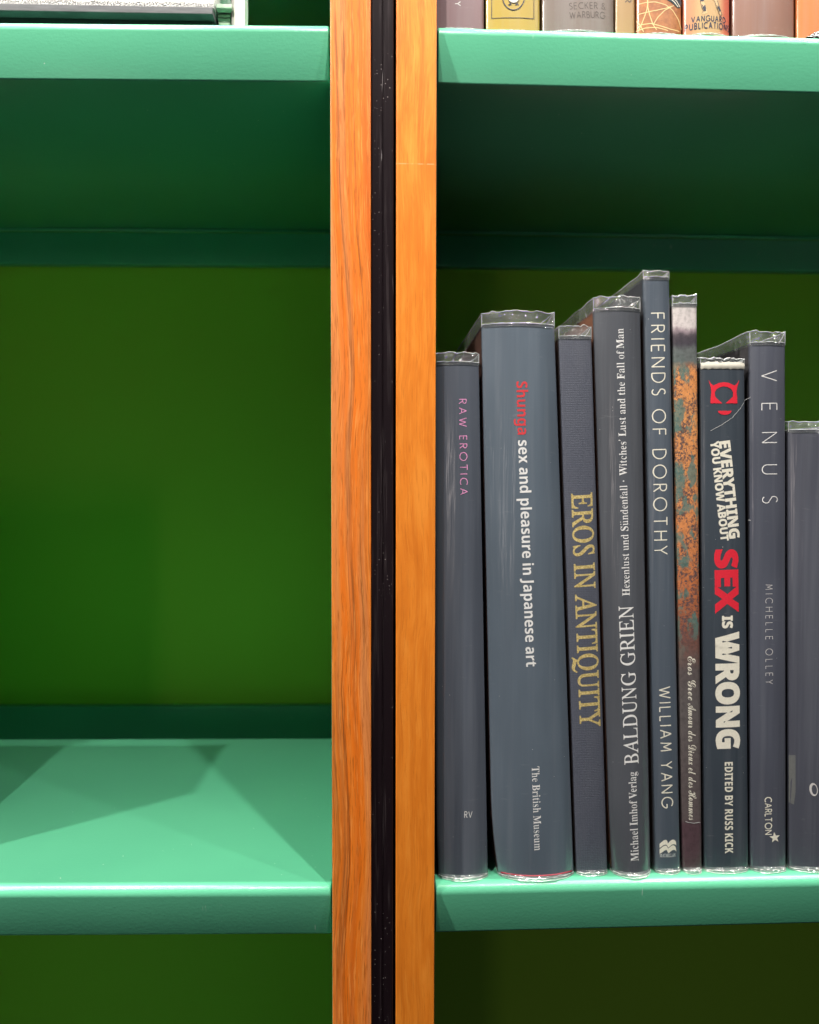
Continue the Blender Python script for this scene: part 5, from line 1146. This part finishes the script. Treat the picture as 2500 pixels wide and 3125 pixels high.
DARK = lambda nm, c, sd, am=1.0, du=1.0: jacket(nm, c, sd, None, am, du)
LOW = 'dark books standing on the lower right shelf'
TOP = 'wrapped novels standing on the upper right shelf'
BK = {}
def book(key, name, label, spine_mat, cover_mat, **kw):
    BK[key] = Book(key, name, label, spine_mat, cover_mat, **kw)

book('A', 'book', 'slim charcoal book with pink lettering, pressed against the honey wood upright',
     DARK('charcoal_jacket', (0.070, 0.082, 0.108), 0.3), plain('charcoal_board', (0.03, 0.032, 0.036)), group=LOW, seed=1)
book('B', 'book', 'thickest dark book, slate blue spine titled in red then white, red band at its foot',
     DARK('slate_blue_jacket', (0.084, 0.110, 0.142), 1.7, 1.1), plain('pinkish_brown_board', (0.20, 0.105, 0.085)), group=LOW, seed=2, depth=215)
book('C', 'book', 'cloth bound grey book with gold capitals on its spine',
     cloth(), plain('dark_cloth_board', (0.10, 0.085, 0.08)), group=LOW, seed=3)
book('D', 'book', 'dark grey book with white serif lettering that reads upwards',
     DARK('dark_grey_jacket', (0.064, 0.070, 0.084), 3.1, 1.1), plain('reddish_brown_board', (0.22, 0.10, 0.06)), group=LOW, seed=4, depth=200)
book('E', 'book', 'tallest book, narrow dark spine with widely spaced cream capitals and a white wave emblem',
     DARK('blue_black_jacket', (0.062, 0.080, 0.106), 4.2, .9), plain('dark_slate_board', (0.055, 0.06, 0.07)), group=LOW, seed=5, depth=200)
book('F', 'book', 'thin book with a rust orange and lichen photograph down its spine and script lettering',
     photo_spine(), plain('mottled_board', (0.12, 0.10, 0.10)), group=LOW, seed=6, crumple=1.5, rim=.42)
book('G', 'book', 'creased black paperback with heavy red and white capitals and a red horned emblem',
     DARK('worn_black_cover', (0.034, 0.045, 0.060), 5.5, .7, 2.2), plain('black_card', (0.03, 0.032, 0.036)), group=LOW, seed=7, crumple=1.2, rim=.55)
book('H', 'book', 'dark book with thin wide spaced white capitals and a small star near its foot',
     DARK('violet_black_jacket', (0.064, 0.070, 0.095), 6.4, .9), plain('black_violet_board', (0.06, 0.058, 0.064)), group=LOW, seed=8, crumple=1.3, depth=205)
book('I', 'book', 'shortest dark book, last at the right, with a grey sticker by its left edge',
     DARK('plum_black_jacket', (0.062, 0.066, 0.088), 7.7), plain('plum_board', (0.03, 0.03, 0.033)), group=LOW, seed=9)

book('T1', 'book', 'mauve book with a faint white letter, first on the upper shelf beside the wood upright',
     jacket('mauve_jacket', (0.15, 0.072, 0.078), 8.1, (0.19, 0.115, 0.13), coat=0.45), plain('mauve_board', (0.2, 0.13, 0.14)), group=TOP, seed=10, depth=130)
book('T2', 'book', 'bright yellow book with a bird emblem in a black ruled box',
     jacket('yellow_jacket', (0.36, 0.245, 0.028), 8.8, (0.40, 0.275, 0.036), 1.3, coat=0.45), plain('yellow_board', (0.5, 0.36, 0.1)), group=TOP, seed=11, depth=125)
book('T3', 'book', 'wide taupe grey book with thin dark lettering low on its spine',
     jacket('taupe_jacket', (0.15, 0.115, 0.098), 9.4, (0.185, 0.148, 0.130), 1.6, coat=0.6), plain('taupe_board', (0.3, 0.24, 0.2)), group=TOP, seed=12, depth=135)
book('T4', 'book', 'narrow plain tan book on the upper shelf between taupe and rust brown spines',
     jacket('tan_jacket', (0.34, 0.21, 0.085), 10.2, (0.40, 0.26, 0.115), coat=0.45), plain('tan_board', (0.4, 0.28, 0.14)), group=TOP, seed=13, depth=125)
def rust_cover():
    k = NT('rust_brown_jacket')
    n1 = k.noise(k.coords(), 320, 5, 0.7)
    n2 = k.noise(k.coords((60, 60, 160)), 1.0, 4, 0.6, 0.5)
    c = k.ramp(n1, [(0.35, (0.27, 0.085, 0.024)), (0.65, (0.44, 0.165, 0.052))])
    c = k.mix(k.ramp(n2, [(0.56, 0.0), (0.60, 0.55), (0.64, 0.0)]), c, (0.22, 0.075, 0.03))
    k.set(color=c, rough=0.45, coat=0.6, coatr=0.2, coatn=film_streaks(k, 1.0, 2.0))
    return k.mat
book('T5', 'book', 'rust brown book covered with looping cream lines',
     rust_cover(), plain('rust_board', (0.4, 0.17, 0.07)), group=TOP, seed=14, depth=130)
def sunset_cover():
    k = NT('buff_jacket_with_pink_edges')
    s = k.n('SeparateXYZ'); k.l(k.coords(), s.inputs[0])
    c = k.ramp(k.math('DIVIDE', s.outputs[0], 0.026), [(0.0, (0.50, 0.14, 0.075)), (0.16, (0.48, 0.22, 0.10)), (0.30, (0.46, 0.30, 0.13)), (0.68, (0.46, 0.29, 0.13)), (0.84, (0.54, 0.135, 0.08)), (1.0, (0.48, 0.085, 0.05))])
    k.set(color=c, rough=0.45, coat=0.6, coatr=0.2, coatn=film_streaks(k, 1.0, 6.0))
    return k.mat
book('T6', 'book', 'buff book with pink red edges, striding legs and arched navy lettering',
     sunset_cover(), plain('red_board', (0.4, 0.12, 0.08)), group=TOP, seed=15, depth=125)
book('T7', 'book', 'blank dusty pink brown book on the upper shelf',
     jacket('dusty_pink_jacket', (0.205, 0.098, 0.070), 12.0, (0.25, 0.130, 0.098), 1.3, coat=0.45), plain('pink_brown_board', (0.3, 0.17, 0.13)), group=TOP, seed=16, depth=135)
book('T8', 'book', 'bright orange book at the right end of the upper shelf',
     jacket('orange_jacket', (0.56, 0.145, 0.026), 13.0, (0.60, 0.17, 0.036), coat=0.45), plain('orange_board', (0.6, 0.2, 0.06)), group=TOP, seed=17, depth=125)

# lettering
parts = {}
for (b, part, font, text, s, e, cap, colr, track, weight) in TEXTS:
    parts.setdefault((b, part, colr, text if b == 'G' else ''), []).append((font, text, s, e, cap, track, weight))
for (b, part, colr, own), lines in parts.items():
    BK[b].press(part, typeset(BK[b], part, lines), INK[colr], 0.06)
groups = {}
for (b, part, colr, rings) in MARKS:
    groups.setdefault((b, part), []).append((colr, rings))
ORDER = ['sticker', 'skin', 'palew', 'teal', 'linecream']
for (b, part), items in groups.items():
    by = {}
    for k, (colr, rings) in enumerate(items):
        vs, fs = fill_polys(rings)
        by.setdefault(colr, []).append((vs, fs, k % 6))
    first = None
    for n, (colr, pcs) in enumerate(by.items()):
        lift = 0.06 if colr in ('skin', 'palew', 'sticker') and b != 'T5' else 0.15
        if b == 'T5': lift = 0.06 + 0.1 * n
        o = BK[b].press(part, pcs, INK[colr], lift)

# red head band at the foot of the thick book
B = BK['B']
bm = bmesh.new()
xl, xr = B.edges(2.2)
pts = [B.L(x, B.surf_y(x, 2.0) - .12, 2.2) for x in [xl + (xr - xl) * (0.03 + .94 * i / 24) for i in range(25)]]
tube(bm, pts, 0.00042, 0, 6)
bm_obj('foot_band', bm, B.root, [plain('crimson_band', (0.26, 0.012, 0.03), 0.6)], True)

# creases
def crease(bk, pts, wid, name='crease'):
    rnd = random.Random(len(pts) * 13 + bk.seed)
    out = []
    for (x0, z0), (x1, z1) in zip(pts[:-1], pts[1:]):
        for i in range(6):
            f = i / 6
            out.append((x0 + (x1 - x0) * f + rnd.uniform(-.18, .18), z0 + (z1 - z0) * f + rnd.uniform(-.18, .18)))
    out.append(pts[-1])
    qs = stroke(out, wid)
    vs, fs = [], []
    for q in qs:
        fs.append(tuple(range(len(vs), len(vs) + 4))); vs += [tuple(v) for v in q]
    bk.press(name, [(vs, fs, 0)], INK['crease'], 0.22)
crease(BK['G'], [(196.4, 265.5), (192.0, 263.0), (189.0, 258.5), (185.0, 254.0), (180.0, 250.5), (172.6, 246.3)], 0.22)
crease(BK['F'], [(162.2, 28.9), (166.0, 27.9), (170.8, 28.1)], 0.30)
crease(BK['G'], [(195.2, 197.2), (197.6, 196.8), (199.0, 195.9)], 0.30)


# a torn edge of pale paper along the head of the worn paperback
G = BK['G']
bm = bmesh.new()
zt = G.b['zt']
xl, xr = G.edges(zt)
rows = []
for j in range(4):
    row = []
    for i in range(27):
        x = xl + (xr - xl) * i / 26
        jag = noise.noise(Vector((x * .9, 4.0, 0))) * .8 + noise.noise(Vector((x * 2.6, 1.0, 0))) * .5
        z = zt + (-1.6 - .6 * noise.noise(Vector((x * .5, 9, 0))) if j == 0 else -0.3 if j == 1 else 1.0 + jag * .6 if j == 2 else 2.2 + jag)
        y = G.surf_y(x, zt) - (.2, .75, .55, .1)[j] + .25 * jag
        row.append(bm.verts.new(G.L(x, y, z)))
    rows.append(row)
for j in range(3):
    for i in range(26):
        bm.faces.new((rows[j][i], rows[j][i + 1], rows[j + 1][i + 1], rows[j + 1][i]))
o = bm_obj('torn_edge', bm, G.root, [plain('torn_pale_card', (0.62, 0.60, 0.52), 0.7)], True)

# crumpled black wrapper at the foot of the orange book
bm = bmesh.new()
base = Matrix.Rotation(ROT, 3, 'Z') @ Vector((0.2285, 0.0085, Z_UP + T)) + Vector((XB, 0, 0))
nu, nv = 22, 8
grid = []
for j in range(nv + 1):
    row = []
    for i in range(nu + 1):
        u, v = i / nu, j / nv
        x = (u - .28) * 0.034
        h = 0.0078 * math.sin(math.pi * min(1, max(0, u * 1.05))) ** .7
        a = math.pi * v
        n0 = noise.noise(Vector((u * 6, v * 3, 1.3))) * .0011
        row.append(bm.verts.new((x, -0.0045 * math.cos(a) + n0, max(0.0001, h * math.sin(a) * (0.85 + n0 * 200)))))
    grid.append(row)
for j in range(nv):
    for i in range(nu):
        bm.faces.new((grid[j][i], grid[j][i + 1], grid[j + 1][i + 1], grid[j + 1][i]))
k = NT('crumpled_black_plastic')
k.set(color=(0.012, 0.013, 0.016), rough=0.22, spec=0.6, normal=k.bump(k.noise(k.coords((160, 160, 420)), 1.0, 3, 0.6), 0.8, 0.003))
o = bm_obj('plastic_scrap', bm, None, [k.mat], True)
o.location = base
tag(o, 'crumpled shiny black plastic lying in front of the orange book at the upper right', 'plastic scrap')

# ---------------------------------------------------------------- things on the upper left shelf
ZS = Z_UP + T
def fuzzy_white():
    k = NT('white_cover_with_charcoal_drawing')
    s = k.n('SeparateXYZ'); k.l(k.coords(), s.inputs[0])
    edge = k.noise(k.coords((120, 1, 120)), 1.0, 5, 0.75)
    lim = k.math('ADD', 0.0006, k.math('MULTIPLY', edge, 0.0042))
    inb = k.math('LESS_THAN', s.outputs[2], lim)
    fuzz = k.ramp(k.noise(k.coords(), 1500, 4, 0.75), [(0.46, 1.0), (0.56, 0.0)])
    fl = k.ramp(k.noise(k.coords((1, 1, 1), (0.3, 0, 0)), 190, 4, 0.8, 1.2), [(0.60, 0.0), (0.64, 0.8)])
    up_ = k.math('LESS_THAN', s.outputs[2], 0.006)
    c = k.mix(k.math('MULTIPLY', inb, fuzz), (0.80, 0.81, 0.80), (0.018, 0.018, 0.020))
    c = k.mix(k.math('MULTIPLY', fl, k.math('MULTIPLY', up_, 0.7)), c, (0.10, 0.10, 0.10))
    k.set(color=c, rough=0.5, spec=0.4)
    return k.mat

bd = empty('portfolio', (-0.0897, 0.0085, ZS), math.radians(0.8))
tag(bd, 'large flat portfolio case with a grey front lip, lying on the upper left shelf', 'portfolio')
bm = bmesh.new()
add_box(bm, -0.330, 0.0, 0.0, 0.20, 0.0072, 0.0110)
bevel_where(bm, lambda e: all(v.co.y < 0.001 for v in e.verts), 0.0004, 2)
kk = NT('grey_bookboard')
n1 = kk.noise(kk.coords((60, 60, 400)), 1.0, 4, 0.65)
kk.set(color=kk.ramp(n1, [(0.3, (0.085, 0.088, 0.098)), (0.7, (0.15, 0.153, 0.165))]), rough=0.5, spec=0.4, normal=kk.bump(n1, 0.3, 0.0005))
bm_obj('lid', bm, bd, [kk.mat])
bm = bmesh.new()
add_box(bm, -0.326, -0.0012, 0.0055, 0.196, 0.0003, 0.0070)
bevel_where(bm, lambda e: True, 0.0003, 1)
bm_obj('tray', bm, bd, [plain('dark_green_black_tray', (0.020, 0.030, 0.026), 0.5)])

wb = empty('book', (-0.0897, 0.0100, ZS + 0.0112), math.radians(0.8))
tag(wb, 'white book with a speckled charcoal drawing, lying flat on the grey portfolio case', 'book', 'flat books on the upper left shelf')
bm = bmesh.new()
add_box(bm, -0.30, 0.0005, 0.0, 0.18, 0.0, 0.030)
bm_obj('cover', bm, wb, [fuzzy_white()])
bm = bmesh.new()
add_box(bm, 0.0008, 0.0092, 0.0025, 0.178, 0.0016, 0.0040)
bevel_where(bm, lambda e: True, 0.0004, 2)
bm_obj('cover_flap', bm, wb, [plain('pale_green_board', (0.42, 0.58, 0.44), 0.4)])

gp = empty('paper_stack', (-0.0888, 0.016, ZS), math.radians(1.0))
tag(gp, 'stack of pale green pages lying beside the grey portfolio case on the upper left shelf', 'pages')
kg = NT('pale_green_page_edges')
wv = kg.n('TexWave', wave_type='BANDS', bands_direction='Z'); wv.inputs['Scale'].default_value = 160; wv.inputs['Distortion'].default_value = 3.0
kg.l(kg.coords((1, .2, 1)), wv.inputs['Vector'])
kg.set(color=kg.ramp(wv.outputs['Fac'], [(0.10, (0.06, 0.12, 0.07)), (0.4, (0.25, 0.40, 0.26)), (0.9, (0.33, 0.50, 0.34))]), rough=0.6)
bm = bmesh.new()
vsx = [bm.verts.new(p) for p in ((0.0012, 0, 0.0003), (0.0069, 0, 0.0003), (0.0069, 0.15, 0.0003), (0.0012, 0.15, 0.0003),
                                 (0.0, 0, 0.0120), (0.0066, 0, 0.0120), (0.0066, 0.15, 0.0120), (0.0, 0.15, 0.0120))]
for f in ((0, 3, 2, 1), (4, 5, 6, 7), (0, 1, 5, 4), (1, 2, 6, 5), (2, 3, 7, 6), (3, 0, 4, 7)):
    bm.faces.new([vsx[i] for i in f])
bm_obj('pages', bm, gp, [kg.mat])

def stand(name, x0, x1, y0, label, cols, rag):
    r = empty(name, (x0, y0, ZS), math.radians(1.5))
    tag(r, label, 'board', 'white boards standing on the upper left shelf')
    bm = bmesh.new()
    n = 14
    w = x1 - x0
    prev = None
    for j in range(n + 1):
        z = 0.0003 + 0.22 * j / n if j else 0.0003
        z = 0.0003 + 0.11 * (j / n) ** 2.2
        ex = rag * noise.noise(Vector((z * 700, x0 * 99, 0)))
        ring = [bm.verts.new(p) for p in ((0, 0, z), (w + ex, 0, z), (w + ex, 0.010, z), (0, 0.010, z))]
        if prev:
            for k_ in range(4):
                bm.faces.new((prev[k_], prev[(k_ + 1) % 4], ring[(k_ + 1) % 4], ring[k_]))
        else:
            bm.faces.new(ring[::-1])
        prev = ring
    bm.faces.new(prev)
    bm_obj('board', bm, r, [plain(name + '_card', cols, 0.55)])
stand('display_board', -0.0812, -0.0790, 0.0150, 'thin grey edged board standing upright, nearest the pale green pages', (0.40, 0.39, 0.36), 0.0002)
stand('display_board', -0.0785, -0.0731, 0.0100, 'cream white board standing upright with a ragged right edge', (0.74, 0.72, 0.66), 0.0007)

# unseen thick book, added and sized to cast the empty shelf's corner shadow
fb = empty('book', (-0.40, 0.028, 0.0), 0)
tag(fb, 'unseen thick green book, added to cast the corner shadow on the empty shelf', 'book')
bm = bmesh.new(); add_box(bm, 0, 0.138, 0, 0.003, 0.0004, 0.203); add_box(bm, 0, 0.138, 0.075, 0.078, 0.0004, 0.203); add_box(bm, 0.0, 0.003, 0.003, 0.075, 0.0004, 0.203)
bm_obj('cover', bm, fb, [plain('sage_cloth', (0.20, 0.26, 0.18), 0.6)])
bm = bmesh.new(); add_box(bm, 0.0032, 0.1376, 0.0032, 0.0748, 0.003, 0.200)
bm_obj('page_block', bm, fb, [M_PAPER])
